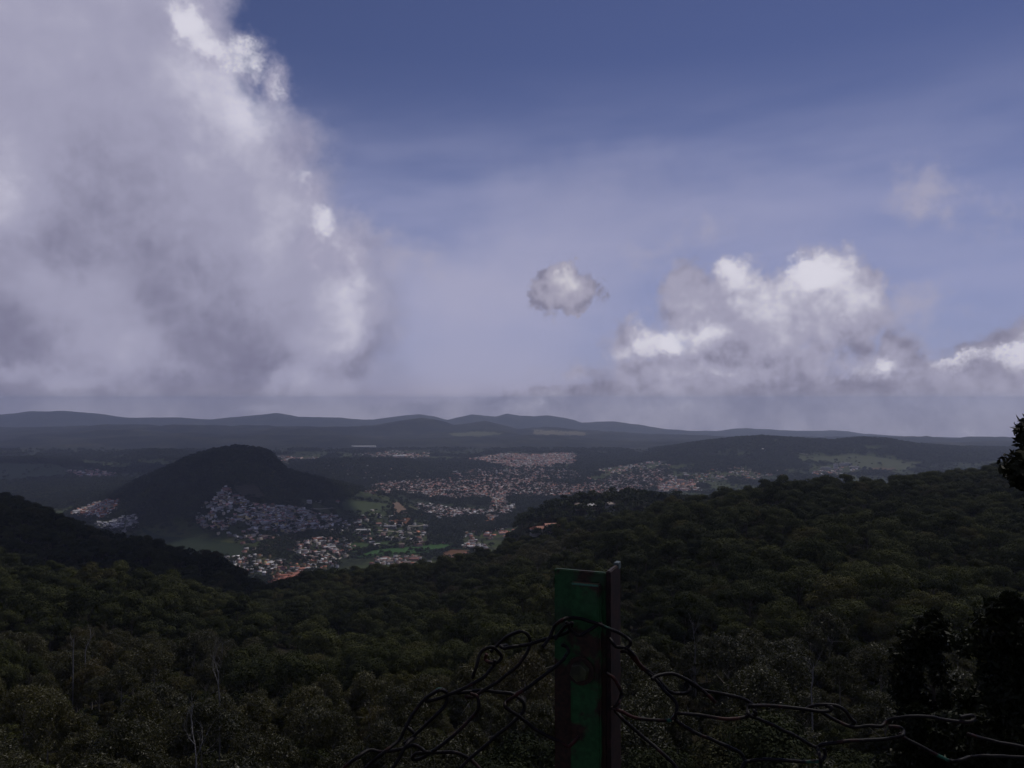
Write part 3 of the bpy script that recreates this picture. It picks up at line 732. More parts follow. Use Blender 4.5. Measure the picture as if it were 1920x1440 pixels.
# olive loose trees low in the centre, domes on the flanks
ol = (fbm(X/70, Y/70, 3, 11) + np.where(Y < 165, .22, -.18) - np.where((PX > 1250) | (PX < 420), .08, 0)) > .5
ZN = {0: 'on the left near slope', 1: 'below the fence', 2: 'on the right near slope'}
first = {}
ncount = 0
for n_, i in enumerate(order[:300]):
    kd = 'olive' if ol[i] else 'dome'
    z_ = 0 if PX[i] < 640 else (1 if PX[i] < 1280 else 2)
    var = int(rng.integers(0, len(NEAR[kd]))); cr, tr = NEAR[kd][var]
    sc = float(rng.uniform(.75, 1.2)) if kd == 'olive' else float(rng.choice([.8, .95, 1.1, 1.35])*rng.uniform(.9, 1.1))
    nm = 'eucalyptus_tree' if kd == 'olive' else 'broad_crowned_tree'
    t = link(nm, None, None, (X[i], Y[i], Z[i]), (0, 0, float(rng.uniform(0, 6.28))), (sc, sc, sc**.6*float(rng.uniform(.85, 1.15))))
    sz_ = ('small' if sc < .88 else 'middling' if sc < 1.02 else 'tall') if kd == 'olive' else ('small' if sc < .9 else 'middling' if sc < 1.05 else 'wide' if sc < 1.22 else 'broad')
    dn_ = 'low at the bottom of the picture' if TOPY[i] > 1330 else ('in the front rows' if TOPY[i] > 1230 else 'further up among the crowns')
    sz_ = sz_
    if kd == 'olive': tag(t, sz_+' loose olive-leaved eucalyptus '+ZN[z_]+', '+dn_, 'tree', 'loose olive trees '+ZN[z_])
    else: tag(t, sz_+' dark round-crowned tree '+ZN[z_]+', '+dn_, 'tree', 'round-crowned trees '+ZN[z_])
    link('trunk', tr, t); link('crown', cr, t)
rest = order[300:]
n7 = len(rest)
pk = np.where(ol[rest], 7+rng.integers(0, 4, n7), rng.integers(0, 7, n7))
tops = scatter('forest', np.stack([X, Y, Z], -1)[rest], C_MID, np.where(ol[rest], rng.uniform(.7, 1.2, n7), rng.choice([.65, .85, 1.0, 1.3], n7)*rng.uniform(.9, 1.12, n7)), pk, rng.uniform(0, 6.28, n7), 'dense evergreen forest covering the hillsides in front of the valley', 'forest')
k2 = None
X2, Y2, Z2, PX2, PY2 = sample_fan(44, 420, 4.2)
k2 = (rng.random(len(X2)) < .8) & ~clear_zone(PX2, PY2, Y2); X2, Y2, Z2 = X2[k2], Y2[k2], Z2[k2]
n2_ = len(X2)
scatter('undergrowth', np.stack([X2, Y2, Z2-1.6], -1), C_MID, rng.uniform(.32, .62, n2_), np.where(rng.random(n2_) < .6, 7+rng.integers(0, 4, n2_), rng.integers(0, 7, n2_)), rng.uniform(0, 6.28, n2_), 'leafy undergrowth and saplings filling the gaps between the near trees', 'undergrowth')
print('near forest', n7, time.time()-T0)

# woods further off
NOWOOD = [VILL[k_] for k_ in VILL if not k_.startswith('spread')] + [f[1] for f in FIELDS]
def blocked(px, py, grow=0):
    b = np.zeros(px.shape, bool)
    for p in NOWOOD: b |= inpoly(px, py, p)
    return b
S_ = []
# slopes just beyond the near crest, middle hill, cone hill
X, Y, Z, PX, PY = sample_fan(700, 3100, 9.0)
wood = (Y < 1150) | inpoly(PX, PY, [(80, 1000), (130, 960), (180, 930), (260, 880), (440, 815), (560, 860), (700, 905), (660, 935), (560, 950), (500, 960), (370, 960), (300, 985), (250, 1000)])
for w_ in WOODS: wood |= inpoly(PX, PY, w_)
sc_ = fbm(X/90, Y/90, 4, 21)
wood |= (sc_ > .60)
lone = rng.random(len(X)) < .05
k = (wood | lone) & ~blocked(PX, PY)
S_.append((X[k], Y[k], Z[k]))
X, Y, Z, PX, PY = sample_fan(3100, 5800, 12.0)
wood = np.zeros(len(X), bool)
for w_ in WOODS: wood |= inpoly(PX, PY, w_)
hillz = Z-EYE.z > -352
wood |= hillz & (fbm(X/160, Y/160, 4, 31) > .36)
wood |= fbm(X/130, Y/130, 4, 41) > .56
k = (wood | (rng.random(len(X)) < .05)) & ~(blocked(PX, PY) & (rng.random(len(X)) > .03))
S_.append((X[k], Y[k], Z[k]))
# hedges and trees along the field edges
hx, hy = [], []
for f_ in FIELDS[:12]:
    pl = f_[1]
    for i_ in range(len(pl)):
        (ax, ay), (bx, by) = pl[i_], pl[(i_+1) % len(pl)]
        for t_ in np.arange(0, 1, 2.6/max(3, math.hypot(bx-ax, (by-ay)*3))):
            if rng.random() < .62: hx.append(ax+(bx-ax)*t_+rng.normal(0, 1.2)); hy.append(ay+(by-ay)*t_+rng.normal(0, .5))
W_ = unproject(list(zip(hx, hy)), 900)
S_.append((W_[:, 0], W_[:, 1], W_[:, 2]-1.5))
# some trees inside the villages
X, Y, Z, PX, PY = sample_fan(1500, 4500, 16.0)
k = inpoly(PX, PY, VILL['town']) | inpoly(PX, PY, VILL['slope']) | inpoly(PX, PY, VILL['mid']) | inpoly(PX, PY, VILL['bottom']) | inpoly(PX, PY, VILL['lower']) | inpoly(PX, PY, VILL['scatter']) | inpoly(PX, PY, VILL['east']) | inpoly(PX, PY, VILL['town_up'])
k &= rng.random(len(X)) < .5
S_.append((X[k], Y[k], Z[k]))
X, Y, Z = (np.concatenate([s[i] for s in S_]) for i in range(3))
k = visible(X, Y, Z, 14); X, Y, Z = X[k], Y[k], Z[k]; n8 = len(X)
scatter('distant_woods', np.stack([X, Y, Z], -1), C_FAR, rng.choice([.7, .9, 1.1, 1.6], n8)*rng.uniform(.9, 1.1, n8)*np.clip(Y/3500, .85, 1.25), rng.integers(0, 6, n8), rng.uniform(0, 6.28, n8), 'woods and scattered trees on the distant hills and in the valley', 'woods')
print('far trees', n8, time.time()-T0)

# ================================================================== buildings
def plain(name, c, rough=.85, spec=.15, var=.25):
    def b(nt):
        n = noise(nt, pos(nt), .9, 4, .65)
        return pbsdf(nt, mixc(nt, n.step(.3, .7), tuple(x*(1-var) for x in c), c), rough, spec)
    return mat(name, b)
WALLC = {'white': (.52, .50, .47), 'cream': (.42, .36, .28), 'pink': (.44, .27, .24), 'grey': (.26, .25, .25), 'blue': (.18, .24, .36), 'yellow': (.42, .34, .17), 'orange': (.42, .19, .10)}
ROOFC = {'grey tin': (.24, .235, .24), 'pale tin': (.44, .43, .42), 'dark tin': (.10, .095, .10), 'rust-red': (.23, .095, .065), 'orange-tiled': (.40, .15, .09), 'brown': (.17, .12, .095), 'flat concrete': (.30, .28, .26)}
WALLC = {k: tuple(x*.98 for x in v) for k, v in WALLC.items()}; ROOFC = {k: tuple(x*1.05 for x in v) for k, v in ROOFC.items()}
for k_, c_ in WALLC.items(): M['w_'+k_] = plain('wall_'+k_, c_)
for k_, c_ in ROOFC.items(): M['r_'+k_] = plain('roof_'+k_.replace(' ', '_').replace('-', '_'), c_, .6, .3)
M['opening'] = plain('window_glass', (.03, .032, .036), .25, .5)
PAL = {  # walls, roofs offered in each place
 'slope': (['white', 'white', 'cream', 'cream', 'pink', 'yellow'], ['grey tin', 'pale tin', 'pale tin', 'pale tin', 'dark tin', 'brown', 'rust-red']),
 'left': (['cream', 'orange', 'white'], ['orange-tiled', 'pale tin', 'rust-red', 'pale tin']),
 'leftlow': (['grey', 'white'], ['grey tin', 'dark tin', 'pale tin']),
 'lower': (['white', 'pink', 'cream'], ['pale tin', 'brown', 'rust-red', 'grey tin']),
 'bottom': (['white', 'cream', 'pink', 'yellow'], ['pale tin', 'rust-red', 'pale tin', 'orange-tiled', 'grey tin']),
 'orange': (['orange', 'orange', 'cream'], ['orange-tiled', 'rust-red', 'orange-tiled', 'brown']),
 'mid': (['white', 'pink', 'cream'], ['pale tin', 'pale tin', 'rust-red', 'brown', 'grey tin']),
 'edge': (['pink', 'cream', 'white'], ['rust-red', 'brown', 'pale tin']),
 'scatter': (['white', 'cream'], ['pale tin', 'rust-red', 'grey tin']),
 'rightrow': (['white', 'pink'], ['orange-tiled', 'rust-red']),
 'cluster': (['white', 'pink'], ['rust-red', 'pale tin', 'brown', 'pale tin']),
}
DEFP = (['white', 'cream', 'pink', 'grey', 'orange', 'cream', 'pink'], ['pale tin', 'grey tin', 'brown', 'rust-red', 'flat concrete', 'rust-red', 'orange-tiled'])
SPC = {'slope': (7.8, .92), 'left': (11, .8), 'leftlow': (10, .7), 'lower': (11, .62), 'bottom': (12, .55), 'orange': (10, .8), 'mid': (10, .88), 'edge': (11, .6), 'scatter': (26, .34), 'rightrow': (15, .42), 'cluster': (10, .75),
       'town': (9.0, .98), 'town_up': (12, .75), 'town_far': (14, .8), 'east': (12, .75), 'east_up': (20, .4), 'east_low': (14, .55), 'school': (22, .35), 'west_far': (18, .4), 'north_a': (20, .4), 'north_b': (22, .45), 'street': (13, .8),
       'spread_a': (16, .6), 'spread_b': (22, .5), 'spread_c': (26, .4), 'spread_d': (22, .35), 'spread_e': (34, .3), 'spread_f': (20, .35)}
PLACE = {'spread_d': 'scattered between the tree clumps of the valley floor', 'spread_f': 'among the trees below the slope village', 'slope': 'in the dense village on the cone hill slope', 'left': 'in the sunlit hamlet left of the cone hill', 'leftlow': 'in the shaded hamlet below the left hamlet', 'lower': 'by the dirt road in the valley bottom',
         'bottom': 'at the near edge of the valley village', 'orange': 'in the orange terraced settlement', 'mid': 'in the crowded row between the tree belts', 'edge': 'behind the forest crest below the green field', 'scatter': 'standing loosely among the valley fields',
         'rightrow': 'in the row above the right-hand forest', 'cluster': 'in the small cluster beside the brown field'}
HB = []   # x, y, z, angle, w, d, h, rh, wall, roof, place
for nm, poly in VILL.items():
    sp, dn = SPC[nm]; P = np.array(poly, float)
    lo = unproject([(P[:, 0].mean(), min(P[:, 1].max(), 1060))], 900)[0]; hi = unproject([(P[:, 0].mean(), P[:, 1].min())], 900)[0]
    X, Y, Z, PX, PY = sample_fan(max(1150, min(lo[1], hi[1])*.86), min(max(lo[1], hi[1])*1.16, 7200), sp, P[:, 0].min()-20, P[:, 0].max()+20, .75)
    jx = (fbm(X/60, Y/60, 3, 51)-.5)*22; jy = (fbm(X/60, Y/60, 3, 61)-.5)*10
    k = inpoly(PX+jx, PY+jy, poly) & (rng.random(len(X)) < dn*(np.clip((fbm(X/90, Y/90, 4, 71)-.26)*4.5, .06, 1.05) if nm in ('town', 'town_up', 'east', 'town_far', 'slope') else 1))
    X, Y, Z = X[k], Y[k], Z[k]
    if len(X) == 0: continue
    k = visible(X, Y, Z, 5, 9.0); X, Y, Z = X[k], Y[k], Z[k]
    wl, rf = PAL.get(nm, DEFP)
    for x, y, z in zip(X, Y, Z):
        a = fbm(np.array([x/300]), np.array([y/300]), 2, 81)[0]*2.6-.9+random.gauss(0, .12)+(math.pi/2 if random.random() < .3 else 0)
        big = 1.0 if sp < 14 else 1.35
        rr_ = random.random(); big *= 2.6 if rr_ < .02 else (1.7 if rr_ < .09 else 1)
        HB.append((x, y, z, a, random.uniform(6.5, 10.5)*big, random.uniform(5, 7.5)*big, random.choice([2.8, 3.0, 3.2, 5.6, 6.0]), random.uniform(.9, 2.0), random.choice(wl), random.choice(rf), nm))
HB.sort(key=lambda h: -h[4]/h[1])
print('houses', len(HB), time.time()-T0)
def house_meshes(w, d, h, rh, wall, roof):
    key = (round(w/2.5), round(d/2.5), round(h/3), round(rh*1.5), wall, roof)
    if key in HC: return HC[key]
    w, d, h, rh = key[0]*2.5, key[1]*2.5, key[2]*3.0, max(1, key[3])/1.5
    flat = roof == 'flat concrete'
    mb = MB(); b = -4.0
    vs = [(-w/2, -d/2, b), (w/2, -d/2, b), (w/2, d/2, b), (-w/2, d/2, b), (-w/2, -d/2, h), (w/2, -d/2, h), (w/2, d/2, h), (-w/2, d/2, h)]
    fs = [(0, 1, 5, 4), (2, 3, 7, 6)]
    if flat: fs += [(1, 2, 6, 5), (3, 0, 4, 7), (4, 5, 6, 7)]
    else:
        vs += [(-w/2, 0, h+rh), (w/2, 0, h+rh)]; fs += [(1, 2, 6, 9, 5), (3, 0, 4, 8, 7), (4, 5, 9, 8), (8, 9, 6, 7)]
    mb.add(vs, fs); wm = mb.build('wall', [M['w_'+wall]])
    rb = MB(); o = .45; t = .18
    if flat: rb.box((0, 0, h+.12), (w+.5, d+.5, .24)); rb.box((w*.2, 0, h+1.1), (w*.3, d*.4, 1.7))
    else:
        e = h-o*rh/(d/2)
        for sg in (-1, 1):
            q = [(-w/2-o, sg*(d/2+o), e+.04), (w/2+o, sg*(d/2+o), e+.04), (w/2+o, 0, h+rh+.04), (-w/2-o, 0, h+rh+.04)]
            rb.add(q+[(x, y, z+t) for x, y, z in q], [(0, 1, 2, 3), (4, 5, 6, 7), (0, 1, 5, 4), (1, 2, 6, 5), (3, 0, 4, 7)])
    rm = rb.build('roof', [M['r_'+roof]])
    nw = MB(); n = max(2, int(w/2.6))
    for fl in range(max(1, int(h/2.8))):
        for q in range(n):
            x = -w/2+w*(q+.5)/n
            for sg in (-1, 1): nw.box((x, sg*(d/2-.01), 1.5+fl*2.9), (1.0, .12, 1.1 if q else 1.9))
    wn = nw.build('window', [M['opening']])
    HC[key] = (wm, rm, wn); return HC[key]
HC = {}
PLOT = HB[:285]; REST = HB[285:]
for x, y, z, a, w, d, h, rh, wall, roof, nm in PLOT:
    wm, rm, wn = house_meshes(w, d, h, rh, wall, roof)
    t = link('house', None, None, (x, y, z+.3), (0, 0, a))
    kind = 'large' if w > 13 else ('two-storey' if h > 4 else 'low')
    rn = roof+(' flat roof' if False else ' roof')
    tag(t, '%s %s-walled house with %s %s' % (kind, wall, rn, PLACE.get(nm, 'in the town')), 'house', '%s %s-walled houses with %s %s' % (kind, wall, rn, PLACE.get(nm, 'in the town')))
    link('wall', wm, t); link('roof', rm, t); o = link('window', wn, t); o['kind'] = 'stuff'
# all the smaller ones: one mesh, colour carried per face
def town_mesh(H):
    n = len(H); A = np.array([h[:8] for h in H], float)
    x, y, z, a, w, d, h, rh = A.T
    flat = np.array([q[9] == 'flat concrete' for q in H]); rh = np.where(flat, .05, rh)
    lx = np.stack([-w, w, w, -w, -w, w, w, -w, -w, w], 1)/2; ly = np.stack([-d, -d, d, d, -d, -d, d, d, 0*d, 0*d], 1)/2
    zz = np.stack([z*0-4]*4+[h]*4+[h+rh]*2, 1)
    co, si = np.cos(a)[:, None], np.sin(a)[:, None]
    V = np.stack([x[:, None]+lx*co-ly*si, y[:, None]+lx*si+ly*co, z[:, None]+zz], -1).reshape(-1, 3)
    F4 = [(0, 1, 5, 4), (1, 2, 6, 5), (2, 3, 7, 6), (3, 0, 4, 7), (4, 5, 9, 8), (8, 9, 6, 7)]
    F3 = [(5, 6, 9), (7, 4, 8)]
    base = (np.arange(n)*10)[:, None, None]
    Q = (np.array(F4)[None]+base).reshape(-1, 4); Tt = (np.array(F3)[None]+base).reshape(-1, 3)
    me = bpy.data.meshes.new('town_houses'); me.vertices.add(len(V)); me.vertices.foreach_set('co', V.astype(np.float32).ravel())
    loops = np.concatenate([Q.ravel(), Tt.ravel()]); me.loops.add(len(loops)); me.loops.foreach_set('vertex_index', loops.astype(np.int32))
    st = np.concatenate([np.arange(len(Q))*4, len(Q)*4+np.arange(len(Tt))*3]); me.polygons.add(len(st)); me.polygons.foreach_set('loop_start', st.astype(np.int32))
    me.update(calc_edges=True)
    wc = np.array([WALLC[q[8]] for q in H]); rc = np.array([ROOFC[q[9]] for q in H])
    br = np.clip(np.exp(rng.normal(-.1, .55, (n, 1))), .15, 2.2); wc = wc*br; rc = rc*np.clip(np.exp(rng.normal(-.1, .5, (n, 1))), .25, 2.2)
    cq = np.stack([wc, wc, wc, wc, rc, rc], 1).reshape(-1, 3); ct = np.stack([wc, wc], 1).reshape(-1, 3)
    C = np.concatenate([cq, ct]); C = np.concatenate([C, np.ones((len(C), 1))], 1)
    at = me.attributes.new('paint', 'FLOAT_COLOR', 'FACE'); at.data.foreach_set('color', C.astype(np.float32).ravel())
    def b(nt):
        n_ = nn(nt, 'ShaderNodeAttribute', attribute_name='paint')
        v = noise(nt, pos(nt), .6, 3, .6)
        return pbsdf(nt, mixc(nt, v.step(.3, .7), mixc(nt, 1.0, n_.outputs['Color'], (.7, .7, .7), 'MULTIPLY'), n_.outputs['Color']), .8, .2)
    me.materials.append(mat('town_paint', b)); return me
tag(link('town_houses', town_mesh(REST)), 'mass of small pale houses filling the distant town and villages', 'houses', kind='stuff')

def building(name, px, py, w, d, h, a, wall, roof, label, cat='building', rk='gable', rh=2.2, cols=5, rows=2, tower=None, tmin=900, grp=None):
    x, y, z = unproject([(px, py)], tmin)[0]
    t = link(name, None, None, (x, y, z), (0, 0, R(a))); tag(t, label, cat, grp)
    mb = MB(); mb.box((0, 0, h/2-2), (w, d, h+4))
    if rk == 'gable': mb.add([(-w/2, -d/2, h), (-w/2, d/2, h), (-w/2, 0, h+rh), (w/2, -d/2, h), (w/2, d/2, h), (w/2, 0, h+rh)], [(0, 2, 1), (3, 4, 5)])
    link('wall', mb.build('wall', [M['w_'+wall]]), t)
    rb = MB(); o = .6
    if rk == 'gable':
        for sg in (-1, 1):
            q = [(-w/2-o, sg*(d/2+o), h-.2), (w/2+o, sg*(d/2+o), h-.2), (w/2+o, 0, h+rh+.05), (-w/2-o, 0, h+rh+.05)]
            rb.add(q+[(i, j, k+.25) for i, j, k in q], [(0, 1, 2, 3), (4, 5, 6, 7), (0, 1, 5, 4), (1, 2, 6, 5), (3, 0, 4, 7)])
    elif rk == 'hip':
        e = min(w, d)*.45
        rb.add([(-w/2-o, -d/2-o, h), (w/2+o, -d/2-o, h), (w/2+o, d/2+o, h), (-w/2-o, d/2+o, h), (-w/2+e, 0, h+rh), (w/2-e, 0, h+rh)], [(0, 1, 5, 4), (1, 2, 5), (2, 3, 4, 5), (3, 0, 4), (3, 2, 1, 0)])
    else:
        rb.box((0, 0, h+.15), (w+.8, d+.8, .3)); rb.box((w*.15, 0, h+1.4), (w*.2, d*.4, 2.2))
    link('roof', rb.build('roof', [M['r_'+roof]]), t)
    wb = MB(); wb.box((0, 0, 0), (w/cols*.5, .16, h/rows*.42)); wm = wb.build('window', [M['opening']])
    for r_ in range(rows):
        for c in range(cols):
            for sg in (-1, 1):
                link('window', wm, t, (-w/2+w*(c+.5)/cols, sg*(d/2+.01), h*(r_+.55)/rows))
    if tower:
        tb = MB(); tw, th, tx = tower; tb.box((tx, 0, th/2), (tw, tw, th))
        tb.add([(tx-tw/2-.3, -tw/2-.3, th), (tx+tw/2+.3, -tw/2-.3, th), (tx+tw/2+.3, tw/2+.3, th), (tx-tw/2-.3, tw/2+.3, th), (tx, 0, th+tw*.8)], [(0, 1, 4), (1, 2, 4), (2, 3, 4), (3, 0, 4)])
        link('tower', tb.build('tower', [M['w_'+wall]]), t)
    return t
building('house', 874, 1042, 19, 11, 4.5, -12, 'white', 'orange-tiled', 'white house with bright orange hipped roof at the edge of the brown field', 'house', 'hip', 3.4)
building('house', 1010, 999, 20, 10, 5, 8, 'white', 'orange-tiled', 'long white villa with coral roof above the right-hand forest edge', 'house', 'hip', 3.2, 6)
building('house', 1036, 992, 19, 10, 4, 14, 'pink', 'orange-tiled', 'pink-walled villa with coral roof, highest of the row above the forest', 'house', 'gable', 3)
building('house', 913, 1006, 17, 10, 5, -10, 'pink', 'rust-red', 'pink house with dull red roof at the low end of the row', 'house', 'gable', 3)
building('house', 942, 1002, 19, 8, 4, 20, 'white', 'orange-tiled', 'narrow house with long sloping coral roof beside the forest edge', 'house', 'gable', 2.6)
building('house', 798, 992, 13, 11, 11, 5, 'white', 'flat concrete', 'tall white three-storey house with dark windows among the fields', 'house', 'flat', rows=3, cols=3)
building('house', 728, 1012, 18, 11, 7, -5, 'white', 'pale tin', 'two-storey white house with pale roof beside the dark grove', 'house', 'hip', 2, rows=2)
building('farmhouse', 753, 1027, 13, 9, 9, 10, 'pink', 'brown', 'tall pink farmhouse with dark openings in the green fields', 'farmhouse', 'gable', 2.4, 3, 3)
building('house', 683, 974, 16, 10, 6, -8, 'pink', 'rust-red', 'broad red-roofed house with pillared porch above the red field', 'house', 'hip', 3.4)
building('house', 671, 988, 15, 8, 4, 12, 'white', 'orange-tiled', 'low house with bright coral roof beside the small green field', 'house', 'gable', 2.6)
building('house', 635, 943, 15, 9, 5, 4, 'white', 'rust-red', 'white house with red roof high on the grassy slope by the woods', 'house', 'gable', 2.4)
building('house', 580, 944, 12, 9, 8, 0, 'white', 'pale tin', 'white two-storey house on the grass right of the cone hill village', 'house', 'gable', 2)
building('house', 597, 942, 14, 8, 3.4, 10, 'white', 'pale tin', 'low white house on the grass shoulder of the cone hill', 'house', 'gable', 1.8)
building('shed', 680, 996, 40, 12, 4, 3, 'white', 'pale tin', 'long pale tin-roofed shed above the small green field', 'shed', 'gable', 2, 8, 1)
building('shed', 728, 989, 44, 12, 4, -4, 'grey', 'grey tin', 'long grey tin-roofed shed beside the farm road', 'shed', 'gable', 2, 8, 1)
building('school', 524, 953, 26, 12, 6, -6, 'cream', 'pale tin', 'pale broad-roofed school at the top of the slope village', 'school', 'hip', 3)
building('hall', 525, 981, 24, 12, 5, 4, 'blue', 'rust-red', 'blue hall with red roof in the middle of the slope village', 'hall', 'gable', 3)
building('house', 405, 1055, 17, 10, 7, 6, 'yellow', 'flat concrete', 'yellow flat-roofed house with dark arches at the left end of the valley village', 'house', 'flat', rows=2)
building('house', 485, 1070, 22, 10, 4.5, 10, 'white', 'pale tin', 'wide white-roofed house between trees at the near village edge', 'house', 'hip', 3)
for i_, (px, py, w_) in enumerate([(530, 1082, 30), (524, 1089, 34), (550, 1086, 24), (536, 1096, 26), (556, 1094, 16)]):
    building('terraced_house', px, py, w_, 7, 4.2, 6-3*i_, 'orange', 'orange-tiled', ['topmost long orange terrace of houses at the valley mouth', 'widest orange terrace row, second down at the valley mouth', 'right-hand orange terrace with rust roof at the valley mouth', 'lowest long orange terrace just above the forest', 'short orange house at the lower right of the terraces'][i_], 'terraced house', 'gable', 1.8, 8, 1)
building('church', 1275, 905, 34, 14, 11, -10, 'white', 'rust-red', 'white church with square tower at the right end of the town', 'church', 'gable', 5, 6, 2, tower=(9, 26, -18))
building('bungalow', 1433, 845, 44, 18, 8, 10, 'white', 'pale tin', 'white bungalow standing alone on the far wooded hill', 'bungalow', 'hip', 5)
building('bungalow', 1326, 859, 60, 14, 6, 0, 'white', 'pale tin', 'long pale hall on the dark flank of the far wooded hill', 'hall', 'gable', 4, 8, 1)
building('bungalow', 1293, 843, 20, 12, 7, 0, 'white', 'pale tin', 'small white house on the shoulder of the far wooded hill', 'house', 'hip', 4)
for i_, (px, py, w_, h_) in enumerate([(1548, 880, 46, 12), (1585, 873, 60, 14), (1602, 878, 50, 10), (1567, 879, 18, 26)]):
    building('college_block', px, py, w_, 16, h_, -5+5*i_, 'white', 'flat concrete', ['left banded block of the white college below the pasture', 'long upper block of the white college below the pasture', 'lower right block of the white college below the pasture', 'narrow tower block in the middle of the white college'][i_], 'college', 'flat', rows=3, cols=8 if w_ > 20 else 3)
building('mansion', 851, 893, 52, 20, 12, 4, 'orange', 'rust-red', 'large orange mansion above the town on cleared earth', 'mansion', 'flat', rows=2, cols=6)
building('mansion', 855, 890, 30, 16, 17, 4, 'white', 'pale tin', 'white upper block behind the orange mansion', 'mansion', 'flat', rows=3, cols=5)
building('office', 948, 888, 26, 16, 18, 0, 'cream', 'pale tin', 'tall cream office block in the upper town', 'office', 'flat', rows=4, cols=4)
building('church', 937, 893, 30, 12, 10, 20, 'white', 'rust-red', 'white church with steeple tower in the upper town', 'church', 'gable', 5, 5, 2, tower=(7, 27, -16))
building('office', 877, 906, 60, 16, 8, 3, 'white', 'flat concrete', 'long white two-storey office at the upper edge of the town', 'office', 'flat', rows=2, cols=10)
building('barracks', 965, 862, 130, 16, 8, 2, 'pink', 'rust-red', 'very long pink barracks far behind the town', 'barracks', 'gable', 4, 16, 1)
building('warehouse', 750, 857, 90, 26, 9, -3, 'white', 'pale tin', 'long white warehouse roofs far left behind the town', 'warehouse', 'gable', 5, 8, 1)
building('greenhouse', 682, 838, 190, 40, 5, 4, 'white', 'pale tin', 'very wide pale greenhouse roof far out on the plain', 'greenhouse', 'gable', 5, 12, 1)
building('hostel', 1087, 953+2, 12, 8, 6, 0, 'cream', 'brown', 'cream house half hidden on the middle wooded hill', 'hostel', 'gable', 2, tmin=700)
building('hostel', 1111, 956, 15, 9, 6, 14, 'cream', 'pale tin', 'pale house in the clearing on the middle wooded hill', 'hostel', 'hip', 2, tmin=700)
building('hostel', 1144, 957, 9, 8, 8, 30, 'white', 'brown', 'small tall white house right of the hill clearing', 'hostel', 'gable', 2, tmin=700)
print('buildings', time.time()-T0)

# ================================================================== the clearing in the near forest
M['dirt'] = mat('dirt', lambda nt: pbsdf(nt, mixc(nt, noise(nt, pos(nt), .4, 5, .6).step(.3, .7), (.10, .085, .065), (.17, .15, .12)), .95, .1))
road('path', [(520, 1196), (545, 1192), (570, 1190)], 5, M['dirt'], tmin=235, lift=.4)

# ================================================================== dead and dark trees
def dead_tree(px, top_y, D, h, seed, label):
    g = random.Random(seed); mb = MB()
    r_ = ray(px, top_y); x = r_.x*D/r_.y; zt = EYE.z+r_.z*D/r_.y; gz_ = gz(x, D); H = zt-gz_
    def limb(p, d, L, r0, depth):
        n = 4; pts = [p]; q = p.copy(); dd = d.copy()
        for i in range(n):
            dd = (dd+Vector((g.uniform(-.28, .28), g.uniform(-.28, .28), .12))).normalized(); q = q+dd*(L/n); pts.append(q.copy())
        mb.tube(pts, [r0*(1-.75*i/n) for i in range(n+1)], 5)
        if depth > 0:
            for k in range(3 if depth > 1 else 2):
                a = pts[1+k % 3+(0 if depth > 1 else 1)] if 1+k % 3 < len(pts)-1 else pts[-2]
                nd = (dd+Vector((g.uniform(-1, 1), g.uniform(-.8, .8), g.uniform(0, .5)))).normalized()
                limb(a, nd, L*g.uniform(.45, .7), r0*.5, depth-1)
    mb.tube([Vector((0, 0, -1)), Vector((.1, 0, (H-h)*.5)), Vector((0, .1, H-h))], [.14, .11, .09], 6)
    limb(Vector((0, .1, H-h)), Vector((g.uniform(-.2, .2), 0, 1)), h, .09, 3)
    t = link('dead_tree', None, None, (x, D, gz_)); tag(t, label, 'dead tree')
    link('trunk', mb.build('trunk', [M['dead_wood']]), t)
dead_tree(412, 1212, 120, 8.0, 3, 'bare white dead tree with forked branches, tallest in the left foreground forest')
dead_tree(160, 1186, 170, 4.0, 5, 'pale dead tree behind the left-hand brown trees')
dead_tree(137, 1196, 165, 3.2, 8, 'small leafless grey tree left of the pale dead tree')
dead_tree(1303, 1168, 145, 6.5, 12, 'thin white dead tree right of the green fence post')
dead_tree(1522, 1236, 105, 5.5, 14, 'bent bare white stem in the olive trees on the right')
dead_tree(368, 1355, 85, 5.0, 15, 'slender bare pale stem low in the left forest')

def dark_tree(name, px, top_y, D, w, label, seed, leaf=.10, n=22000, prof=None, nb=90):
    g = np.random.default_rng(seed)
    r_ = ray(px, top_y); x = r_.x*D/r_.y; zt = EYE.z+r_.z*D/r_.y; z0 = gz(x, D); H = zt-z0
    t = link(name, None, None, (x, D, z0)); tag(t, label, 'tree')
    cz = H*(1-g.random(nb)**1.5*.62); rad = np.interp(H-cz, *(prof or ([0, .6, 2.0, H*.6], [.12, w*.26, w*.45, w*.5])))
    a = g.uniform(0, 2*math.pi, nb); q = rad*np.sqrt(g.random(nb))
    L = np.stack([q*np.cos(a), q*np.sin(a), cz, np.clip(rad*.45, .16, w*.17)], 1)
    k = g.integers(0, nb, n); d = g.normal(0, 1, (n, 3)); d /= np.linalg.norm(d, axis=1)[:, None]
    c = L[k, :3]+d*(L[k, 3]*(.5+.6*g.random(n)))[:, None]*np.array([1.15, 1.15, .8])
    up = np.where(c[:, 2:3] > 0, 1.0, 1.0)
    nr = d*.3+g.normal(0, .6, (n, 3))
    lv, lf = leaves(c, nr, leaf, g, .5, 2.8)
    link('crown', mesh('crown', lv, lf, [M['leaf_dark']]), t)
    mb = MB(); mb.tube([(0, 0, -1), (.1, 0, H*.5), (0, 0, H*.96)], [.22, .15, .03], 7)
    for i in range(0, nb, 3):
        mb.tube([(0, 0, max(.5, L[i, 2]-.5)), tuple(L[i, :3])], [.05, .015], 4)
    link('trunk', mb.build('trunk', [M['bark']]), t)
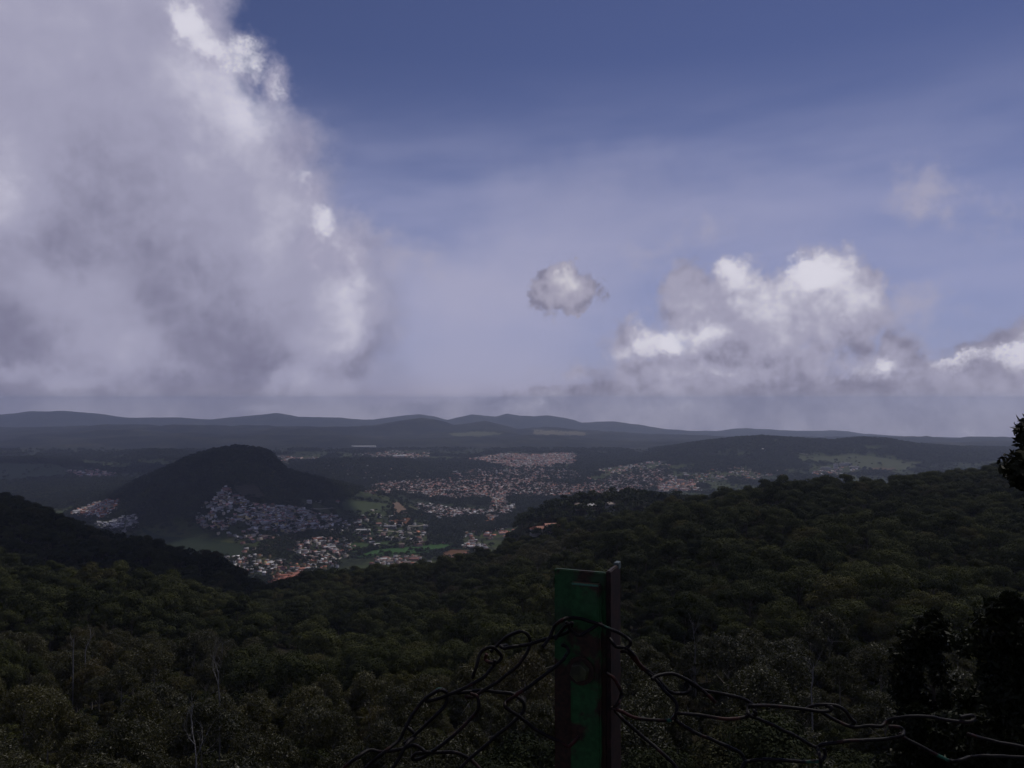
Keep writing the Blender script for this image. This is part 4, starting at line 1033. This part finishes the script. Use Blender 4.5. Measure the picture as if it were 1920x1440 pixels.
dark_tree('evergreen_tree', 2010, 690, 12, 1.60, 'dark spiky evergreen cut off by the right edge of the picture', 1, .058, 62000, ([0, .4, .77, 1.2, 1.7, 2.0, 2.3, 6, 12], [.05, .3, .5, .76, .78, .62, .44, .40, .3]), 190)
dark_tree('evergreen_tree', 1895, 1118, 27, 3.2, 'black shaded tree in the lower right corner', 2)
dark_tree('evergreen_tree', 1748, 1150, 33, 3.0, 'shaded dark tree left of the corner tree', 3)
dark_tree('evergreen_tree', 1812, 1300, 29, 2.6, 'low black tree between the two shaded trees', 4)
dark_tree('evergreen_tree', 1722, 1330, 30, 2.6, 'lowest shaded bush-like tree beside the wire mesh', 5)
print('trees', time.time()-T0)

# ================================================================== unseen clouds above the frame, added to shade the hills
def cloud_b(nt):
    return pbsdf(nt, (.8, .8, .82), 1.0, 0.0)
M['cloud'] = mat('cloud', cloud_b)
def cloud(tx, ty, tz, alt, parts, seed):
    """a cumulus at `alt` above the eye whose shadow falls round the ground point (tx, ty)"""
    g = random.Random(seed); c = Vector((tx, ty, tz))+to_sun*((alt-tz)/to_sun.z)
    bm = bmesh.new()
    for dx, dy, r_ in parts:
        ret = bmesh.ops.create_icosphere(bm, subdivisions=4, radius=1)
        for v in ret['verts']:
            n = v.co.normalized(); f = 1+.35*mnoise.fractal(n*2.2+Vector((seed, dx*.01, dy*.01)), 1, 2, 5)
            v.co = Vector((dx+n.x*r_*f, dy+n.y*r_*f, n.z*r_*.32*f*(1 if n.z > 0 else .5)))
    me = bpy.data.meshes.new('cloud'); bm.to_mesh(me); bm.free(); me.materials.append(M['cloud'])
    me.polygons.foreach_set('use_smooth', np.ones(len(me.polygons), bool))
    o = link('cloud', me, None, c); o['kind'] = 'stuff'; o['label'] = 'unseen cumulus cloud, added overhead to shade the hills'
cloud(-1000, 2620, -300, 3000, [(0, 0, 330), (150, 60, 220), (-150, 140, 180), (220, -300, 250), (120, -470, 200), (360, -430, 200), (-40, 260, 240)], 1)
cloud(-430, 700, -120, 2600, [(0, 0, 190), (-190, 60, 210), (150, -60, 130), (-330, 150, 200)], 2)
cloud(30, 640, -130, 2600, [(0, 40, 70), (110, -40, 60)], 5)
cloud(-2300, 3900, -350, 3400, [(0, 0, 400), (350, 200, 300), (-400, 0, 350)], 3)

# ================================================================== fence: post and chain-link wires
Hp_ = 1.4
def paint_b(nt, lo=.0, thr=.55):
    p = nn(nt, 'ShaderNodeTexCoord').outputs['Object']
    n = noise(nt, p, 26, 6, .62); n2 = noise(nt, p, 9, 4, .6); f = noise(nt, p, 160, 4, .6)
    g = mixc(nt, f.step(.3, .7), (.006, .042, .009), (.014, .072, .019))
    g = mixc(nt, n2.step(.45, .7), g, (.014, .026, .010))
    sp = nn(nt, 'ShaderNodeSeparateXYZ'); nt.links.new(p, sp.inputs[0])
    low = F(nt, sp.outputs[2]).step(Hp_-.06, Hp_-.16, 0, lo)  # extra rust colour below the top stands in for shade there
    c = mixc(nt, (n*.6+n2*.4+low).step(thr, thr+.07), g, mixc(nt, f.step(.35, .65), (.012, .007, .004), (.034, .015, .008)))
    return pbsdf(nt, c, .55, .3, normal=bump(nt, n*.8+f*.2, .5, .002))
def zinc_b(nt):
    p = pos(nt); n = noise(nt, p, 60, 4, .6)
    return pbsdf(nt, mixc(nt, n.step(.4, .6), (.036, .042, .015), (.018, .020, .008)), .45, .4, .0)
M['bolt'] = mat('bolt', zinc_b)
def P3(px, py, Y):
    r_ = ray(px, py); return EYE+r_*(Y/r_.y)
Yr = .985; A0 = P3(1135, 1074, Yr); ang = R(22)
ex = Vector((math.cos(ang), -math.sin(ang), 0)); ey = Vector((math.sin(ang), math.cos(ang), 0))
post = link('fence_post', None, None, (A0.x, A0.y, gz(A0.x, A0.y)), (0, 0, -ang))
tag(post, 'green painted angle-iron fence post with rust and a bolted flat bar', 'fence post')
Hp = A0.z-post.location.z; Hp_ = Hp
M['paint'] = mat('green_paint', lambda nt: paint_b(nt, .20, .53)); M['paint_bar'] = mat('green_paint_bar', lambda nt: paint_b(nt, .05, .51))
def bevel_box(name, x0, x1, y0, y1, z0, z1, m, bev=.0012):
    bm = bmesh.new(); bmesh.ops.create_cube(bm, size=1)
    for v in bm.verts: v.co = Vector(((x0+x1)/2+v.co.x*(x1-x0), (y0+y1)/2+v.co.y*(y1-y0), (z0+z1)/2+v.co.z*(z1-z0)))
    bmesh.ops.bevel(bm, geom=bm.edges[:], offset=bev, segments=2, affect='EDGES')
    me = bpy.data.meshes.new(name); bm.to_mesh(me); bm.free(); me.materials.append(m); return me
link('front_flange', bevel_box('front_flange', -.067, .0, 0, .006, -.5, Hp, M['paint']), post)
M['rust'] = mat('dark_rust', lambda nt: pbsdf(nt, mixc(nt, noise(nt, pos(nt), 70, 5, .65).step(.35, .7), (.006, .003, .003), (.030, .012, .009)), .6, .25))
link('side_flange', bevel_box('side_flange', .0004, .0062, .001, .052, -.5, Hp+.002, M['rust']), post)
link('end_cap', bevel_box('end_cap', .0002, .0066, .040, .053, Hp-.004, Hp+.005, plain('pale_tip', (.07, .095, .09), .5, .4), .0005), post)  # small tip, paler than the flange it sits on
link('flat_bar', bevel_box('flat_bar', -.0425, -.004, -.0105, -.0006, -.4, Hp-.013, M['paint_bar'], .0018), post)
link('edge_highlight', bevel_box('edge_highlight', -.0405, -.006, -.0112, -.0104, Hp-.0158, Hp-.0133, plain('highlight_paint', (.05, .15, .10), .5, .3), .0003), post)  # painted highlight: pale strip for sunlight along the bar's top edge
# bolt: hexagon head on a washer
bz = Hp-(P3(1092, 1074, Yr).z-P3(1092, 1257, Yr).z)
bm = bmesh.new(); bmesh.ops.create_cone(bm, cap_ends=True, segments=6, radius1=.0128, radius2=.0112, depth=.009)
bmesh.ops.bevel(bm, geom=bm.edges[:], offset=.0005, segments=1, affect='EDGES'); me = bpy.data.meshes.new('bolt'); bm.to_mesh(me); bm.free(); me.materials.append(M['bolt'])
bolt = link('bolt', me, post, (-.0285, -.0185, bz), (R(90), R(12), 0))
bm = bmesh.new(); bmesh.ops.create_cone(bm, cap_ends=True, segments=28, radius1=.0175, radius2=.0175, depth=.0022)
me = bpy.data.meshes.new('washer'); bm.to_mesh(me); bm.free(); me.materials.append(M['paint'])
link('washer', me, bolt, (0, 0, -.0056))

def wire_b(nt):
    p = pos(nt); n = noise(nt, p, 22, 4, .6); f = noise(nt, p, 240, 3, .6); q = noise(nt, vec(nt, 'ADD', p, (3, 1, 7)), 14, 3, .6)
    c = mixc(nt, n.step(.52, .62), (.006, .005, .005), (.034, .011, .008))
    c = mixc(nt, q.step(.66, .69), c, (.02, .08, .05))
    c = mixc(nt, f.step(.55, .75, 0, .5), c, (.05, .035, .03))
    return pbsdf(nt, c, .55, .12, .0, normal=bump(nt, f, .5, .0006))
M['wire'] = mat('rusty_wire', wire_b)
WIRES = [  # traced bends in picture points, and forward distance at start and end
 ([(1018, 1214), (1030, 1195), (1041, 1173), (1055, 1161), (1069, 1158), (1091, 1161), (1119, 1169), (1158, 1184), (1174, 1195), (1183, 1204), (1181, 1211), (1172, 1216)], .962, .97),
 ([(950, 1210), (938, 1211), (945, 1214), (960, 1213), (973, 1211), (993, 1207), (1033, 1195), (1062, 1187), (1072, 1176), (1071, 1166)], .99, .958),
 ([(1040, 1199), (1048, 1187), (1063, 1172), (1074, 1167)], .972, .958),
 ([(1062, 1166), (1066, 1173), (1072, 1182), (1086, 1190), (1102, 1183), (1115, 1174), (1128, 1168)], .955, .965),
 ([(1052, 1209), (1061, 1212), (1067, 1221), (1062, 1232), (1053, 1240), (1007, 1273), (967, 1303), (951, 1315), (950, 1325), (973, 1343), (1007, 1370), (1047, 1390), (1063, 1401), (1072, 1393), (1085, 1380)], .962, .965),
 ([(921, 1222), (930, 1213), (947, 1197), (973, 1185), (990, 1193), (993, 1213), (973, 1243), (940, 1273), (900, 1300), (885, 1308), (872, 1306)], 1.0, .985),
 ([(888, 1273), (893, 1247), (903, 1223), (920, 1213), (931, 1219), (940, 1231), (934, 1241), (920, 1243), (911, 1236), (913, 1226)], .985, 1.01),
 ([(928, 1240), (923, 1250), (907, 1267), (873, 1287), (840, 1303), (807, 1315), (798, 1312), (817, 1297), (830, 1293), (838, 1300), (837, 1317), (820, 1340), (783, 1373), (757, 1392)], .99, .975),
 ([(838, 1297), (826, 1294), (813, 1300), (793, 1313), (773, 1340), (760, 1367), (750, 1387), (720, 1410), (690, 1437), (668, 1460)], .98, .95),
 ([(850, 1300), (863, 1297), (907, 1297), (940, 1298), (960, 1302), (977, 1313), (982, 1330), (967, 1350), (923, 1387), (870, 1433), (845, 1460)], 1.0, .97),
 ([(881, 1302), (893, 1307), (898, 1323), (887, 1343), (853, 1377), (813, 1407), (787, 1423), (773, 1422), (780, 1412), (800, 1408)], .975, .985),
 ([(625, 1462), (640, 1445), (667, 1420), (693, 1408), (717, 1410), (750, 1405), (775, 1398), (790, 1403), (800, 1410), (827, 1410), (853, 1413), (880, 1423), (905, 1445)], .96, .985),
 ([(763, 1363), (773, 1371), (777, 1383), (766, 1393), (757, 1403), (750, 1423), (733, 1445), (722, 1462)], .985, .955),
 ([(1138, 1191), (1147, 1204), (1156, 1213), (1174, 1216), (1186, 1226), (1200, 1244), (1229, 1270), (1255, 1294), (1275, 1301), (1288, 1299), (1293, 1290), (1286, 1279)], .985, .99),
 ([(1164, 1222), (1176, 1223), (1192, 1241), (1222, 1270), (1248, 1296), (1263, 1312), (1269, 1327), (1266, 1345), (1268, 1350), (1296, 1369), (1335, 1387), (1374, 1403), (1392, 1416), (1396, 1430), (1394, 1460)], .99, .965),
 ([(1222, 1274), (1230, 1268), (1249, 1265), (1270, 1268), (1296, 1279), (1317, 1294), (1333, 1309), (1342, 1318)], .975, 1.0),
 ([(1284, 1286), (1288, 1278), (1307, 1288), (1322, 1295), (1361, 1303), (1395, 1312), (1411, 1322), (1416, 1333), (1412, 1343), (1420, 1346), (1480, 1373), (1520, 1395), (1533, 1402)], 1.0, .985),
 ([(1412, 1346), (1404, 1338), (1404, 1327), (1413, 1323), (1452, 1324), (1505, 1330), (1540, 1334), (1557, 1333), (1560, 1326), (1548, 1321)], .975, .995),
 ([(1144, 1326), (1166, 1335), (1197, 1347), (1239, 1351), (1260, 1348), (1267, 1340), (1275, 1337), (1307, 1339), (1348, 1346), (1387, 1348), (1409, 1345), (1418, 1338), (1414, 1331)], .975, .97),
 ([(1540, 1442), (1537, 1420), (1537, 1404), (1547, 1397), (1597, 1390), (1663, 1387), (1690, 1381), (1696, 1372), (1684, 1364), (1667, 1362)], .965, .98),
 ([(1506, 1335), (1513, 1327), (1533, 1320), (1563, 1320), (1580, 1330), (1596, 1346), (1605, 1354)], 1.01, .99),
 ([(1530, 1330), (1543, 1337), (1570, 1353), (1600, 1362), (1630, 1362), (1655, 1362), (1662, 1352), (1680, 1343), (1730, 1343), (1773, 1350), (1813, 1352), (1827, 1346), (1820, 1341), (1800, 1343)], 1.0, .985),
 ([(1388, 1452), (1393, 1430), (1404, 1425), (1420, 1424), (1467, 1426), (1513, 1430), (1540, 1427), (1548, 1416), (1546, 1403)], .965, .975),
 ([(1152, 1330), (1166, 1346), (1205, 1380), (1244, 1413), (1265, 1437), (1278, 1462)], .995, .965),
 ([(1686, 1374), (1697, 1383), (1747, 1410), (1785, 1428), (1800, 1426), (1820, 1420), (1847, 1418), (1900, 1419), (1960, 1424)], .985, .97),
 ([(1815, 1376), (1847, 1387), (1900, 1398), (1960, 1408)], 1.0, .985),
 ([(1136, 1259), (1152, 1273), (1162, 1290), (1165, 1304), (1160, 1318), (1148, 1326)], .985, .975),
]
fence = link('chain_link_fence', None, None, (.1, 1.0, gz(.1, 1.0)))
tag(fence, 'sagging rusty chain-link wire mesh hooked over the green post', 'wire fence')
for pts, y0, y1 in WIRES:
    n = len(pts); P = []
    for i, (a_, b_) in enumerate(pts):
        Y_ = y0+(y1-y0)*i/(n-1)+.006*math.sin(i*1.9+a_)
        P.append(P3(a_, b_, Y_)-fence.location+Vector((random.gauss(0, .0004), random.gauss(0, .0015), random.gauss(0, .0004))))
    Q = []
    for i in range(n-1):   # Catmull-Rom through the bends
        p0, p1, p2, p3 = P[max(i-1, 0)], P[i], P[i+1], P[min(i+2, n-1)]
        for s_ in range(7):
            t_ = s_/7
            Q.append(.5*((2*p1)+(p2-p0)*t_+(2*p0-5*p1+4*p2-p3)*t_*t_+(3*p1-p0-3*p2+p3)*t_**3))
    Q.append(P[-1]); Q = [q+Vector((mnoise.noise(q*60), 0, mnoise.noise(q*60+Vector((9, 9, 9)))))*.0009 for q in Q]; mb = MB(); mb.tube(Q, .00215, 10)
    link('wire', mb.build('wire', [M['wire']], True), fence)
print('done', time.time()-T0)
